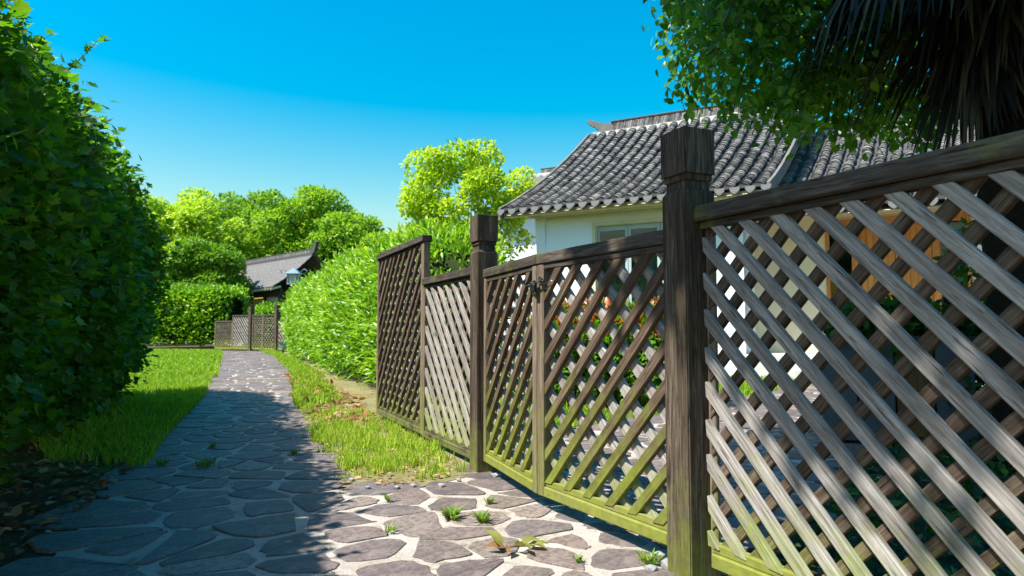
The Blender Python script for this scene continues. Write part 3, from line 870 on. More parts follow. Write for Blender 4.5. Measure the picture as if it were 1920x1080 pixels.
def ridge(parent, x0, x1, y, z, h=.30, ornament=True, sc=1.0, base='ridge_plaster'):
    box('ridge_base', (x0 + .02, y - .10, z - .06), (x1, y + .10, z + h * .34), M[base], parent, .01)
    # upright thin tiles packed side by side
    bm = bmesh.new(); x = x0 + .32 * sc; r = random.Random(5)
    while x < x1 - .05:
        w = r.uniform(.035, .05); zz = r.uniform(-.006, .006)
        Mx = Matrix.Translation((x, y, z + h * .34 + .002)) @ Matrix.Rotation(R(14 + r.uniform(-3, 3)), 4, 'Y')
        bm_box(bm, (0, -.075, 0), (w * .8, .075, h * .46 + zz), 0, Mx); x += w
    o = bm_obj('ridge_tiles', bm, M['tile'], parent); o['kind'] = 'stuff'
    box('ridge_cap', (x0 + .30 * sc, y - .085, z + h * .82), (x1, y + .085, z + h * .93), M['tile_dark'], parent, .012)
    if ornament:
        ol = [(.34, 0), (.34, .21), (.20, .21), (.10, .23), (.02, .27), (-.06, .325), (-.15, .36), (-.20, .345), (-.17, .315), (-.21, .29), (-.15, .265), (-.17, .235), (-.09, .215), (-.10, .18), (-.02, .16), (-.03, .11), (.05, .09), (.04, 0)]
        prism('ridge_ornament', [(x0 + a * sc, z + h * .34 + b * sc * .8) for a, b in ol], y - .05, y + .05, M['barge'], parent, .006)

house = empty('white_house', (HOUSE0[0], HOUSE0[1], 0), HROT)
tag(house, 'white walled house with curved grey tiled roof and wooden double doors behind the fence', 'house')
DA = 3.75
fA = roof_fn(0, 3.1, 5.5, DA)
tiled_roof(house, 0.0, 4.91, fA, DA, 20, 46, 300)
ridge(house, .55, 5.5, DA + .05, 5.42, .42, sc=1.25)
# rear slope (plain deck)
V, F = [], []
for j in range(9):
    for s in (0, 1):
        p = fA(0.0 if s == 0 else 4.91, 1 - j / 8); V.append((p.x, DA + (DA - p.y) + .1, p.z - .02))
for j in range(8): F.append((2 * j, 2 * j + 1, 2 * j + 3, 2 * j + 2))
mesh_obj('rear_roof', V, F, M['tile_dark'], house)
# wall of the left wing with an opening for the window
WV = .42
def wall_with_opening(name, u0, u1, v, z0, z1, holes, mat, th=.22):
    us = sorted({u0, u1, *[h[0] for h in holes], *[h[1] for h in holes]}); zs = sorted({z0, z1, *[h[2] for h in holes], *[h[3] for h in holes]})
    bm = bmesh.new()
    for i in range(len(us) - 1):
        for j in range(len(zs) - 1):
            cu, cz = (us[i] + us[i + 1]) / 2, (zs[j] + zs[j + 1]) / 2
            if any(h[0] < cu < h[1] and h[2] < cz < h[3] for h in holes): continue
            bm_box(bm, (us[i], v, zs[j]), (us[i + 1], v + th, zs[j + 1]))
    bmesh.ops.remove_doubles(bm, verts=bm.verts, dist=.0005)
    inner = [f for f in bm.faces if sum(1 for g in bm.faces if g is not f and (g.calc_center_median() - f.calc_center_median()).length < 1e-4) > 0]
    if inner: bmesh.ops.delete(bm, geom=inner, context='FACES')
    return bm_obj(name, bm, mat, house)
WIN = (1.80, 3.62, .95, 2.74)
wall_with_opening('front_wall', .55, 4.46, WV, -.05, 3.13, [WIN], M['white_wall'])
def side_wall(u, th, vmax=DA):
    ol = []
    for j in range(8):
        w = .09 + (1 - .09) * j / 7; p = fA(u, w); ol.append((p.y, p.z - .10))
    V, F = [], []
    for uu in (u, u + th):
        V += [(uu, WV + .221, -.05), (uu, 2 * DA - WV, -.05), (uu, 2 * DA - WV, 3.1)] + [(uu, 2 * DA - y, z) for y, z in ol[1:]] + [(uu, y, z) for y, z in ol[::-1]]
    n = len(V) // 2; F = [tuple(range(n)), tuple(n + i for i in range(n))[::-1]] + [(i, n + i, n + (i + 1) % n, (i + 1) % n) for i in range(n)]
    mesh_obj('side_wall', V, F, M['white_wall'], house)
side_wall(.55, .2); side_wall(4.26, .2)
box('cornice', (.42, WV - .16, 2.98), (4.62, WV - .002, 3.08), M['cornice'], house, .02)
box('fascia', (.02, .05, 2.97), (4.89, .085, 3.075), M['cream_wall'], house, .004)
# window
w = empty('window', (0, 0, 0), 0, house)
u0, u1, z0, z1 = WIN
for a in ((u0 - .07, u0, z0 - .07, z1 + .07), (u1, u1 + .07, z0 - .07, z1 + .07)): box('window_casing', (a[0], WV - .035, a[2]), (a[1], WV + .03, a[3]), M['cream_frame'], w, .005)
box('window_casing', (u0 + .001, WV - .033, z1 + .001), (u1 - .001, WV + .03, z1 + .07), M['cream_frame'], w, .005)
box('window_sill', (u0 + .001, WV - .06, z0 - .07), (u1 - .001, WV + .03, z0 - .001), M['cream_frame'], w, .005)
nC = 3; cw = (u1 - u0) / nC
for i in range(nC):
    a, b = u0 + i * cw + .004, u0 + (i + 1) * cw - .004; fw = .055
    for (x0, x1, q0, q1) in ((a, a + fw, z0 + .004, z1 - .004), (b - fw, b, z0 + .004, z1 - .004), (a + fw, b - fw, z0 + .004, z0 + .07), (a + fw, b - fw, z1 - .10, z1 - .004)):
        box('window_frame', (x0, WV + .06, q0), (x1, WV + .11, q1), M['window_frame'], w, .004)
    box('window_pane', (a + fw, WV + .083, z0 + .07), (b - fw, WV + .089, z1 - .10), M['glass'], w)
# drawn curtain behind the lower panes, dark room beyond
V, F = [], []; k = 120
for i in range(k + 1):
    x = u0 + (u1 - u0) * i / k; y = WV + .28 + .03 * math.sin(i * .9) + .012 * math.sin(i * 2.3)
    V += [(x, y, z0 - .1), (x, y, 2.30)]
for i in range(k): F.append((2 * i, 2 * i + 2, 2 * i + 3, 2 * i + 1))
mesh_obj('curtain', V, F, M['curtain'], w, True)
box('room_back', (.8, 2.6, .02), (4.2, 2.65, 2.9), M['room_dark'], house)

# right wing: lower roof, recessed porch with doors
fB = roof_fn(0, 2.72, 5.0, 3.9, .1, .35)
tiled_roof(house, 4.72, 10.2, fB, 3.9, 22, 48, 0, left_barge=False, drips=True)
ridge(house, 5.1, 10.6, 4.3, 4.94, ornament=False)
PV = 1.3
DO = (5.68, 7.78, .40, 2.66)
wall_with_opening('porch_wall', 4.47, 10.0, PV, -.05, 3.25, [DO], M['cream_wall'])
box('porch_side', (4.462, WV + .23, -.05), (4.50, PV - .001, 3.1), M['white_wall'], house)
box('porch_floor', (4.51, -.15, -.05), (10.0, PV - .002, .38), M['ridge_plaster'], house, .01)
box('porch_step', (5.3, -.55, -.05), (8.4, -.151, .19), M['ridge_plaster'], house, .01)
box('white_panel', (7.86, PV - .012, .39), (9.9, PV - .001, 2.9), M['white_wall'], house)
dr = empty('door', (0, 0, 0), 0, house)
a0, a1, b0, b1 = DO
for (x0, x1, q0, q1) in ((a0, a0 + .06, b0, b1), (a1 - .06, a1, b0, b1), (a0 + .061, a1 - .061, b1 - .13, b1), (6.08, 6.20, b0, b1 - .131), (7.25, 7.36, b0, b1 - .131), (a0 + .061, 6.079, b0, b0 + .07), (7.361, a1 - .061, b0, b0 + .07)):
    box('door_frame', (x0, PV - .03, q0), (x1, PV + .10, q1), M['door_wood'], dr, .006)
for (x0, x1) in ((6.203, 6.722), (6.728, 7.247)):
    lf = empty('door_leaf', (0, 0, 0), 0, dr)
    n = 5; pw = (x1 - x0) / n
    for i in range(n):
        o = box('plank', (-pw / 2 + .0015, -.022, -(b1 - b0 - .14) / 2), (pw / 2 - .0015, .022, (b1 - b0 - .14) / 2), M['door_wood'], lf, .004)
        o.location = (x0 + (i + .5) * pw, PV + .03, (b0 + b1 - .13) / 2)
for (x0, x1) in ((a0 + .061, 6.079), (7.361, a1 - .061)):
    box('side_pane', (x0, PV + .03, b0 + .071), (x1, PV + .036, b1 - .131), M['glass'], dr)
hd = empty('door_handle', (0, 0, 0), 0, dr)
box('handle_plate', (6.765, PV - .006, 1.20), (6.815, PV + .007, 1.46), M['brass'], hd, .004)
tubes('lever', [([(6.79, PV - .005, 1.36), (6.79, PV - .05, 1.36), (6.83, PV - .055, 1.36), (6.93, PV - .055, 1.355)], [.010, .010, .010, .008])], M['brass'], hd, 8)
box('lock', (6.775, PV - .012, 1.225), (6.805, PV - .004, 1.255), M['black_metal'], hd, .003)
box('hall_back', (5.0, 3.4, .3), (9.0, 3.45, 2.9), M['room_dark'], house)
# lantern on the wall by the doors
wl = empty('wall_lantern', tuple(hp3(8.12, PV - .02, 1.95)), HROT); tag(wl, 'small black wall lantern on the white wall right of the doors', 'lantern')
tubes('bracket', [([(0, 0, .42), (0, -.10, .47), (0, -.15, .40), (0, -.15, .32)], [.012] * 4)], M['black_metal'], wl, 8)
box('back_plate', (-.04, -.012, .30), (.04, .0, .50), M['black_metal'], wl, .004)
bm = bmesh.new(); bmesh.ops.create_cone(bm, cap_ends=True, segments=6, radius1=.11, radius2=.02, depth=.10, matrix=Matrix.Translation((0, -.15, .27))); bm_obj('lantern_roof', bm, M['black_metal'], wl)
bm = bmesh.new(); bmesh.ops.create_cone(bm, cap_ends=True, segments=6, radius1=.055, radius2=.085, depth=.20, matrix=Matrix.Translation((0, -.15, .115))); bm_obj('lantern_glass', bm, M['lamp_glass'], wl)
for k in range(6):
    a = k * math.pi / 3; tubes('lantern_bar', [([(.06 * math.cos(a), -.15 + .06 * math.sin(a), .01), (.091 * math.cos(a), -.15 + .091 * math.sin(a), .215)], [.007, .007])], M['black_metal'], wl, 5)
bm = bmesh.new(); bmesh.ops.create_cone(bm, cap_ends=True, segments=6, radius1=.03, radius2=.06, depth=.03, matrix=Matrix.Translation((0, -.15, -.002))); bm_obj('lantern_base', bm, M['black_metal'], wl)

# a second house behind, its ridge just showing left of the main roof
h2 = empty('rear_house', (-.8, 21.0, 0), HROT); tag(h2, 'rear house whose grey ridge and roof show between the tree and the main roof', 'house')
box('wall', (0, 1.0, -.05), (6.5, 6.0, 4.9), M['white_wall'], h2)
def simple_roof(parent, u0, u1, ze, zr, D, ncol, v0=0.0):
    f = roof_fn(0, ze, zr, D, 0.0, v0)
    V, F = [], []; k = 4; nr = 16; nu = ncol * k
    for sgn in (0, 1):
        off = len(V)
        for j in range(nr + 1):
            for i in range(nu + 1):
                p = f(u0 + (u1 - u0) * i / nu, j / nr); y = p.y if sgn == 0 else 2 * (v0 + D) - p.y
                V.append((p.x, y, p.z + (.06, .025, -.03, .025)[i % k] + .02 * (j % 2)))
        for j in range(nr):
            for i in range(nu): a = off + j * (nu + 1) + i; F.append((a, a + 1, a + nu + 2, a + nu + 1))
    return mesh_obj('roof', V, F, M['tile'], parent)
simple_roof(h2, -.3, 6.8, 4.75, 6.30, 3.2, 26, .3)
ridge(h2, -.1, 6.7, 3.5, 6.25, ornament=False)

# far garden pavilion at the end of the path
pv = empty('garden_pavilion', (-18.3, 40.3, 0), R(-46)); tag(pv, 'far pavilion with grey tiled roof and dark timber posts beyond the path gate', 'pavilion')
PL = 9.4
simple_roof(pv, 0, PL, 2.95, 4.75, 2.2, 36)
ridge(pv, .1, PL - .1, 2.2, 4.72, .36, ornament=False, base='tile_dark')
for x, s_ in ((.1, -1), (PL - .1, 1)):
    prism('ridge_end', [(x + s_ * a, 4.78 + b) for a, b in ((-.3, 0), (-.3, .30), (.05, .36), (.28, .62), (.40, .60), (.30, .30), (.16, .06), (.1, 0))], 2.12, 2.28, M['tile_dark'], pv, .01)
xs_ = [.35 + k * (PL - .7) / 5 for k in range(6)]
for x in xs_:
    tubes('column', [([(x, .55, -.05), (x, .55, 2.95)], [.11, .10])], M['dark_timber'], pv, 10)
box('lintel', (.2, .46, 2.55), (PL - .2, .64, 2.88), M['dark_timber'], pv, .01)
for i in range(30):
    x = .2 + i * (PL - .4) / 29; o = box('rafter_end', (-.035, -.06, -.05), (.035, .5, .05), M['cream_frame'], pv, .004); o.location = (x, .02, 2.86); o.rotation_euler = (R(18), 0, 0)
box('back_wall', (.3, 3.6, -.05), (PL - .3, 3.8, 3.1), M['cream_wall'], pv)
for a, b in zip(xs_[:-1], xs_[1:]):
    box('screen_panel', (a + .12, .60, 1.0), (b - .12, .66, 2.5), M['cream_wall'], pv, .005)
    box('screen_window', (a + .5, .585, 1.5), (b - .5, .599, 2.25), M['room_dark'], pv, .004)
box('low_wall', (.2, .52, -.05), (PL - .2, .72, .95), M['cream_wall'], pv, .01)

# lamp post before the pavilion and a small light by the far fence
lp = empty('garden_lamp', (-8.4, 26.2, 0)); tag(lp, 'blue grey lantern lamp rising over the hedge before the pavilion', 'lamp')
tubes('pole', [([(0, 0, -.02), (0, 0, 2.55)], [.05, .04])], M['lamp_blue'], lp, 8)
box('lantern_body', (-.17, -.17, 2.62), (.17, .17, 2.96), M['lamp_glass'], lp, .01)
for sx in (-1, 1):
    for sy in (-1, 1): box('lantern_corner', (sx * .18 - .02, sy * .18 - .02, 2.60), (sx * .18 + .02, sy * .18 + .02, 2.965), M['lamp_blue'], lp)
box('lantern_base', (-.21, -.21, 2.55), (.21, .21, 2.60), M['lamp_blue'], lp, .01)
bm = bmesh.new(); bmesh.ops.create_cone(bm, cap_ends=True, segments=4, radius1=.40, radius2=.06, depth=.22, matrix=Matrix.Translation((0, 0, 3.078)) @ Matrix.Rotation(R(45), 4, 'Z')); bm_obj('lantern_roof', bm, M['lamp_blue'], lp)
for s in (-1, 1):
    tubes('scroll', [([(.24 + s * .0, 0, 3.0), (.38, 0, 3.16), (.52, 0, 3.10), (.46, 0, 3.0)] if s > 0 else [(-.24, 0, 3.0), (-.38, 0, 3.16), (-.52, 0, 3.10), (-.46, 0, 3.0)], [.018] * 4)], M['lamp_blue'], lp, 6)
sl = empty('path_light', (-7.55, 22.6, 0)); tag(sl, 'small dark blue path light on the ground at the hedge end', 'light')
tubes('stem', [([(0, 0, -.02), (0, 0, .16)], [.03, .03])], M['black_metal'], sl, 8)
bm = bmesh.new(); bmesh.ops.create_cone(bm, cap_ends=True, segments=12, radius1=.11, radius2=.15, depth=.22, matrix=Matrix.Translation((0, 0, .27))); bm_obj('light_head', bm, M['lamp_blue'], sl)
bm = bmesh.new(); bmesh.ops.create_cone(bm, cap_ends=True, segments=12, radius1=.17, radius2=.10, depth=.05, matrix=Matrix.Translation((0, 0, .406))); bm_obj('light_cap', bm, M['black_metal'], sl)

# ------------------------------------------------------------------ hedges and trees
def hedge_shell(P0, P1_, prof, n, jit, seed, endcap=.6, wave=.12, wf=1.6, grow=None, diag=0.0):
    """points on a hedge: foot line P0-P1_, prof(s) -> (offset towards the viewer side, z), s in 0..1 runs up the face and over the top"""
    P0, P1_ = np.array(P0, float), np.array(P1_, float); L = np.linalg.norm(P1_ - P0); d = (P1_ - P0) / L; nn = np.array([d[1], -d[0]])
    t = rng.uniform(0, 1, n); s = rng.uniform(0, 1, n)
    off, z, no, nz = prof(s)
    tt = t * L
    # round the ends off
    e = np.minimum(tt, L - tt) / endcap; rnde = np.where(e < 1, np.sqrt(np.clip(1 - (1 - np.clip(e, 0, 1)) ** 2, 0, 1)), 1.0)
    if grow is not None: z = z * grow(t)
    back = 1.0
    o2 = (off + back) * (0.35 + 0.65 * rnde) - back
    z2 = z * (0.80 + 0.20 * rnde)
    tt = tt + diag * (-o2)
    base = P0[None] + d[None] * tt[:, None] + nn[None] * o2[:, None]
    P = np.column_stack([base, z2])
    N = np.column_stack([nn[None] * no[:, None], nz])
    endf = np.where(e < 1, (1 - e), 0) * np.where(tt < L / 2, -1, 1)
    N[:, :2] += d[None] * endf[:, None] * 1.3
    N /= np.linalg.norm(N, axis=1, keepdims=True)
    w_ = wob(P, wf, seed) * wave + wob(P, wf * 3.1, seed + 1) * wave * .45
    P = P + N * (w_ + rng.normal(0, jit, n) - np.abs(rng.normal(0, jit * 1.2, n)))[:, None]
    P[:, 2] = np.maximum(P[:, 2], .03)
    return P, N

def prof_poly(pts):
    pts = np.array(pts, float); seg = np.diff(pts, axis=0); ln = np.linalg.norm(seg, axis=1); cum = np.concatenate([[0], np.cumsum(ln)]) / ln.sum()
    def f(s):
        i = np.clip(np.searchsorted(cum, s, side='right') - 1, 0, len(seg) - 1); u = (s - cum[i]) / (cum[i + 1] - cum[i])
        p = pts[i] + seg[i] * u[:, None]; nr = np.column_stack([seg[i][:, 1], -seg[i][:, 0]]) / ln[i][:, None]
        return p[:, 0], p[:, 1], nr[:, 0], nr[:, 1]
    return f

def hedge_core(name, P0, P1_, pts, inset, parent, grow=None, diag=0.0, lo=.25, segs=40, wave=.10, wf=1.6, seed=1):  # solid dark filler; the hedge's inner shade is put into its colour
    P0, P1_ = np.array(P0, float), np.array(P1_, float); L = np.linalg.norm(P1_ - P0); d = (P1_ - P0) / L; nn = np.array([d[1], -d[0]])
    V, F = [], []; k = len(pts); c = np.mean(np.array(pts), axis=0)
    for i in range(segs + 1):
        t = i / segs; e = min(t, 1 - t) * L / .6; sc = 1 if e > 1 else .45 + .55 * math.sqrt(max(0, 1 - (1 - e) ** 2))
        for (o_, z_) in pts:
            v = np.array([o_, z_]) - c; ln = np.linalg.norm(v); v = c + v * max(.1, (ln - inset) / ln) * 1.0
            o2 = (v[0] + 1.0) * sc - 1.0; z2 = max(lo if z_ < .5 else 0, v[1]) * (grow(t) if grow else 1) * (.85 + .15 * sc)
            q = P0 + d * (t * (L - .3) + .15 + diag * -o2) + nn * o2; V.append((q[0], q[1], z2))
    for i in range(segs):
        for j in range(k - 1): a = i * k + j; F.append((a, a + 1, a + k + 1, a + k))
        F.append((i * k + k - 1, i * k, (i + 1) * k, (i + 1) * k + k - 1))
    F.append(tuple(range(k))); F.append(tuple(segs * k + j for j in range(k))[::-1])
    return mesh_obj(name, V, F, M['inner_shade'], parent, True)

# --- tall hedge on the left
LH0, LH1 = (-1.35, 0.35), (-4.35, 7.75)
LHp = [(-.10, .10), (.16, .70), (.22, 1.3), (.12, 1.8), (-.08, 2.25), (-.42, 2.65), (-.95, 3.1), (-1.6, 3.55), (-2.0, 3.3), (-2.2, .4)]
lgrow = lambda t: .86 + .17 * t
hl = empty('tall_hedge', (-2.6, 3.2, 0)); tag(hl, 'tall dark green hedge of lobed leaves filling the left side', 'hedge')
bpy.context.view_layer.update()
P, N = hedge_shell(LH0, LH1, prof_poly(LHp[:8]), 82000, .09, 31, .8, .16, 1.5, lgrow, .35)
P2b, N2b = hedge_shell(LH0, LH1, prof_poly(LHp[2:8]), 5000, .10, 31, .8, .20, 1.5, lgrow, .35)
P2b = P2b + N2b * rng.uniform(.03, .13, (5000, 1)) * (rng.random((5000, 1)) ** 2)
P = np.vstack([P, P2b]); N = np.vstack([N, N2b]); n = len(P)
sel = np.where((P[:, 2] > 1.2) & (P[:, 1] > 1.5))[0]; sel = rng.choice(sel, 170, replace=False); shoots = []; SP, SN = [], []
for j in sel:
    dv = N[j] * .7 + rnd(1, .3)[0] + np.array([0, 0, .55]); dv /= np.linalg.norm(dv); L_ = rng.uniform(.14, .34); a_ = P[j] - dv * .10
    b_ = a_ + dv * (L_ + .10) + rnd(1, .02)[0]; shoots.append(([tuple(a_ - [-2.6, 3.2, 0]), tuple((a_ + b_) / 2 + rnd(1, .012)[0] - [-2.6, 3.2, 0]), tuple(b_ - [-2.6, 3.2, 0])], [.0045, .003, .0015]))
    f_ = rng.uniform(.2, 1.0, 11)[:, None]; SP.append(a_ + (b_ - a_) * f_); SN.append(np.repeat((dv * .6)[None], 11, 0) + rnd(11, .6))
o = tubes('shoots', shoots, M['twig'], hl, 5); o['kind'] = 'stuff'
P = np.vstack([P] + SP); SNv = np.vstack(SN); N = np.vstack([N, SNv / np.linalg.norm(SNv, axis=1, keepdims=True)]); n = len(P)
axis = N * .75 + rnd(n, .55) + np.array([0, 0, .12]); nrm = N * .5 + rnd(n, .35) + np.array([0, 0, .75])
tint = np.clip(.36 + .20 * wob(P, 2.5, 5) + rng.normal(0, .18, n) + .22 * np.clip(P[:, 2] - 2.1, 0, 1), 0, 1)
dist = np.linalg.norm(P - np.array([0, 0, .75]), axis=1)
vis = (P[:, 1] > .9) & (np.abs(P[:, 0]) / np.maximum(P[:, 1], .1) < .78)
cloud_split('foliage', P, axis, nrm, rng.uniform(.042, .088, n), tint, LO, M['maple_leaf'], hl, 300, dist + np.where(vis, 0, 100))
hedge_core('shade_core', LH0, LH1, LHp, .30, hl, lgrow, .35)
for ch_ in hl.children:
    if ch_.name.split('.')[0] in ('foliage', 'shade_core'): ch_.matrix_parent_inverse = Matrix.Translation((2.6, -3.2, 0))
lhd = (np.array(LH1) - np.array(LH0)); lhL = np.linalg.norm(lhd); lhd /= lhL; lhn = np.array([lhd[1], -lhd[0]])
for k in range(34):
    q = np.array(LH0) + lhd * (lhL * (k + random.uniform(.1, .9)) / 34) + lhn * random.uniform(-.9, -.02)
    pts = [(q[0] + 2.6, q[1] - 3.2, -.03), (q[0] + 2.6 + random.gauss(0, .05), q[1] - 3.2 + random.gauss(0, .05), .35), (q[0] + 2.6 + random.gauss(0, .12), q[1] - 3.2 + random.gauss(0, .12), .95)]
    r0 = random.uniform(.008, .02); tubes('stem', [(pts, [r0, r0 * .85, r0 * .6])], M['twig'], hl, 6)

def add_hedge(name, label, loc, H0, H1, pts, n, jit, size, tpl, mat, tint_fn, seed, wave, wf, group=None, endcap=.6, n_single=0, grow=None, inset=.22, ax_out=.9, spread=.5, up=.35, cat='hedge', lo=.25, stems=0):
    e = empty(name, (loc[0], loc[1], 0)); tag(e, label, cat, group)
    bpy.context.view_layer.update()
    P, N = hedge_shell(H0, H1, prof_poly(pts), n, jit, seed, endcap, wave, wf, grow)
    ax = N * ax_out + rnd(n, spread) + np.array([0, 0, up]); nr = N * .5 + rnd(n, .35) + np.array([0, 0, .7])
    sz = rng.uniform(*size, n); ti = np.clip(tint_fn(P), 0, 1)
    inv = Matrix.Translation((-loc[0], -loc[1], 0))
    if n_single:
        d_ = np.linalg.norm(P - np.array([0, 0, .75]), axis=1) + np.where(P[:, 0] / P[:, 1] < -.12, 0, 50)
        cloud_split('foliage', P, ax, nr, sz, ti, tpl, M[mat], e, n_single, d_)
    else: cloud('foliage', P, ax, nr, sz, ti, tpl, M[mat], e)
    hedge_core('shade_core', H0, H1, pts, inset, e, grow, lo=lo, seed=seed)
    for ch_ in e.children:
        if ch_.name.split('.')[0] in ('foliage', 'shade_core'): ch_.matrix_parent_inverse = inv
    for k in range(stems):
        f_ = (k + random.random()) / stems; q = np.array(H0) + (np.array(H1) - np.array(H0)) * f_ + np.array([random.uniform(-.1, .5), random.uniform(-.1, .3)])
        tubes('stem', [([(q[0] - loc[0], q[1] - loc[1], -.03), (q[0] - loc[0] + random.gauss(0, .05), q[1] - loc[1], .5)], [.014, .010])], M['twig'], e, 6)
    return e

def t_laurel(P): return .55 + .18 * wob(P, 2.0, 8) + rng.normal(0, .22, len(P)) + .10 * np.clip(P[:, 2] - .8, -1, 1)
add_hedge('glossy_hedge', 'bright glossy long-leaved hedge along the right edge of the path', (-1.6, 7.4), (-6.55, 20.6), (-0.95, 6.95),
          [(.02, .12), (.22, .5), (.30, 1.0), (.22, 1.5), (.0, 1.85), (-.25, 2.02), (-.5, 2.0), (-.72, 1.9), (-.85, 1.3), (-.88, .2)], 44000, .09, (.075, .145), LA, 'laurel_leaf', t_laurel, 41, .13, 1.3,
          n_single=250, grow=lambda t: 1.06 - .12 * t, spread=.55, up=.55, stems=30)

def t_bright(P): return .50 + .2 * wob(P, 1.2, 9) + rng.normal(0, .2, len(P))
add_hedge('clipped_hedge', 'clipped bright green hedge block at the far end of the lawn', (-13.5, 30.4), (-17.0, 30.6), (-12.5, 30.2),
          [(.05, .15), (.15, 1.0), (.12, 2.1), (-.05, 2.6), (-.5, 2.72), (-2.2, 2.7), (-2.5, 1.2), (-2.5, .2)], 11000, .10, (.12, .22), DI, 'laurel_leaf', lambda P: .52 + .25 * wob(P, 1.0, 9) + rng.normal(0, .2, len(P)), 43, .16, 1.1, inset=.3)
add_hedge('low_hedge', 'low bright hedge behind the far gate, below the pavilion', (-10.5, 30.0), (-12.0, 30.9), (-8.6, 29.0),
          [(.05, .15), (.12, 1.0), (.0, 1.75), (-.5, 1.95), (-1.1, 1.8), (-1.2, .2)], 5000, .10, (.12, .2), DI, 'laurel_leaf', t_bright, 44, .12, 1.2)
def t_red(P):
    top = np.clip((P[:, 2] - .62) / .3, 0, 1)
    return np.where(rng.random(len(P)) < top * .62, rng.uniform(.82, 1.0, len(P)), rng.uniform(.1, .6, len(P)))
add_hedge('photinia_hedge', 'low hedge with red young leaves seen through the gate', (0.8, 6.4), (-0.1, 7.1), (1.75, 6.4),
          [(.03, .10), (.18, .35), (.18, .7), (.0, .92), (-.4, .98), (-.75, .85), (-.8, .15)], 8000, .06, (.05, .10), OV, 'red_leaf', t_red, 45, .07, 3.0, endcap=.35, stems=12)

def crown_points(c, rad, nclump, per, clump_r, seed, flat=.75, lowcut=-.55):
    r = np.random.default_rng(seed); Cs = []
    k = 0
    while len(Cs) < nclump and k < 20000:
        k += 1
        d = r.normal(0, 1, 3); d /= np.linalg.norm(d)
        if d[2] < lowcut: continue
        q = d * (r.uniform(.35, 1.0) ** .5)
        p = np.array(c) + q * np.array(rad)
        if all(np.linalg.norm(p - o[0]) > clump_r * .62 for o in Cs): Cs.append((p, clump_r * r.uniform(.7, 1.2)))
    Ps, Ns, ids = [], [], []
    for i, (p, cr) in enumerate(Cs):
        m = int(per * (cr / clump_r) ** 2); d = r.normal(0, 1, (m, 3)); d[:, 2] += .35; d /= np.linalg.norm(d, axis=1, keepdims=True)
        rr = cr * (.55 + .5 * r.random((m, 1)) ** .6); q = d * rr; q[:, 2] *= flat
        Ps.append(p + q + wob(p + q, 3.0 / cr, seed)[:, None] * d * cr * .12); Ns.append(d); ids += [i] * m
    return np.vstack(Ps), np.vstack(Ns), np.array(ids), Cs

def tree(name, label, base, c, rad, nclump, per, clump_r, size, mat, trunk_r, seed, group=None, bark='bark', tpl=DI, tint=(.45, .2), stems=1, lowcut=-.55, n_single=0, single_key=None, extra_limbs=True, flat=.75):
    e = empty(name, (base[0], base[1], 0)); tag(e, label, 'tree', group); bpy.context.view_layer.update()
    P, N, ids, Cs = crown_points(c, rad, nclump, per, clump_r, seed, flat, lowcut)
    n = len(P); r = np.random.default_rng(seed + 1)
    ctint = r.normal(0, .10, len(Cs))[ids]
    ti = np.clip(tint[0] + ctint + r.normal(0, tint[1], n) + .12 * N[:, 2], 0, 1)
    ax = N * .7 + r.normal(0, .6, (n, 3)) - np.array([0, 0, .15]); nr = N * .6 + r.normal(0, .4, (n, 3)) + np.array([0, 0, .6])
    sz = r.uniform(*size, n)
    inv = Matrix.Translation((-base[0], -base[1], 0))
    if n_single: cloud_split('crown', P, ax, nr, sz, ti, tpl, M[mat], e, n_single, single_key(P))
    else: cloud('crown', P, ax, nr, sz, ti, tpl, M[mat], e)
    for ch_ in e.children:
        if ch_.name.split('.')[0] == 'crown': ch_.matrix_parent_inverse = inv
    rr_ = random.Random(seed); b = np.array([0, 0, 0.0]); cc = np.array(c) - np.array([base[0], base[1], 0])
    for s in range(stems):
        b0 = b + (np.array([rr_.gauss(0, .25), rr_.gauss(0, .25), 0]) if stems > 1 else 0)
        top = cc + np.array([rr_.gauss(0, rad[0] * .25), rr_.gauss(0, rad[1] * .25), -rad[2] * .1])
        mid = (b0 + top) / 2 + np.array([rr_.gauss(0, .12), rr_.gauss(0, .12), 0])
        b0 = np.array([b0[0], b0[1], -.1])
        tubes('trunk', [([tuple(b0), tuple(b0 * .65 + mid * .35), tuple(mid), tuple(mid * .4 + top * .6), tuple(top)], [trunk_r * 1.25, trunk_r, trunk_r * .85, trunk_r * .6, trunk_r * .35])], M[bark], e, 10)
        if s == 0: start = mid
    limbs = []
    for i, (p, cr) in enumerate(Cs):
        if i % 2 and len(Cs) > 24: continue
        q = np.array(p) - np.array([base[0], base[1], 0]); st = start + (cc - start) * rr_.uniform(.0, .7)
        m = (st + q) / 2 + np.array([rr_.gauss(0, .1), rr_.gauss(0, .1), -.08 * np.linalg.norm(q - st)])
        limbs.append(([tuple(st), tuple(m), tuple(q)], [trunk_r * .38, trunk_r * .24, trunk_r * .07]))
    for l_ in limbs: tubes('limb', [l_], M[bark], e, 6)
    return e, Cs

# yellow-green tree left of the house
tree('young_tree', 'yellow green leafy tree rising left of the white house', (-1.05, 15.4), (-.95, 15.4, 3.45), (1.55, 1.3, 1.7), 66, 280, .36, (.07, .13), 'yellow_leaf', .05, 51, bark='pale_bark', tint=(.55, .2), stems=4, lowcut=-.8, tpl=OV)
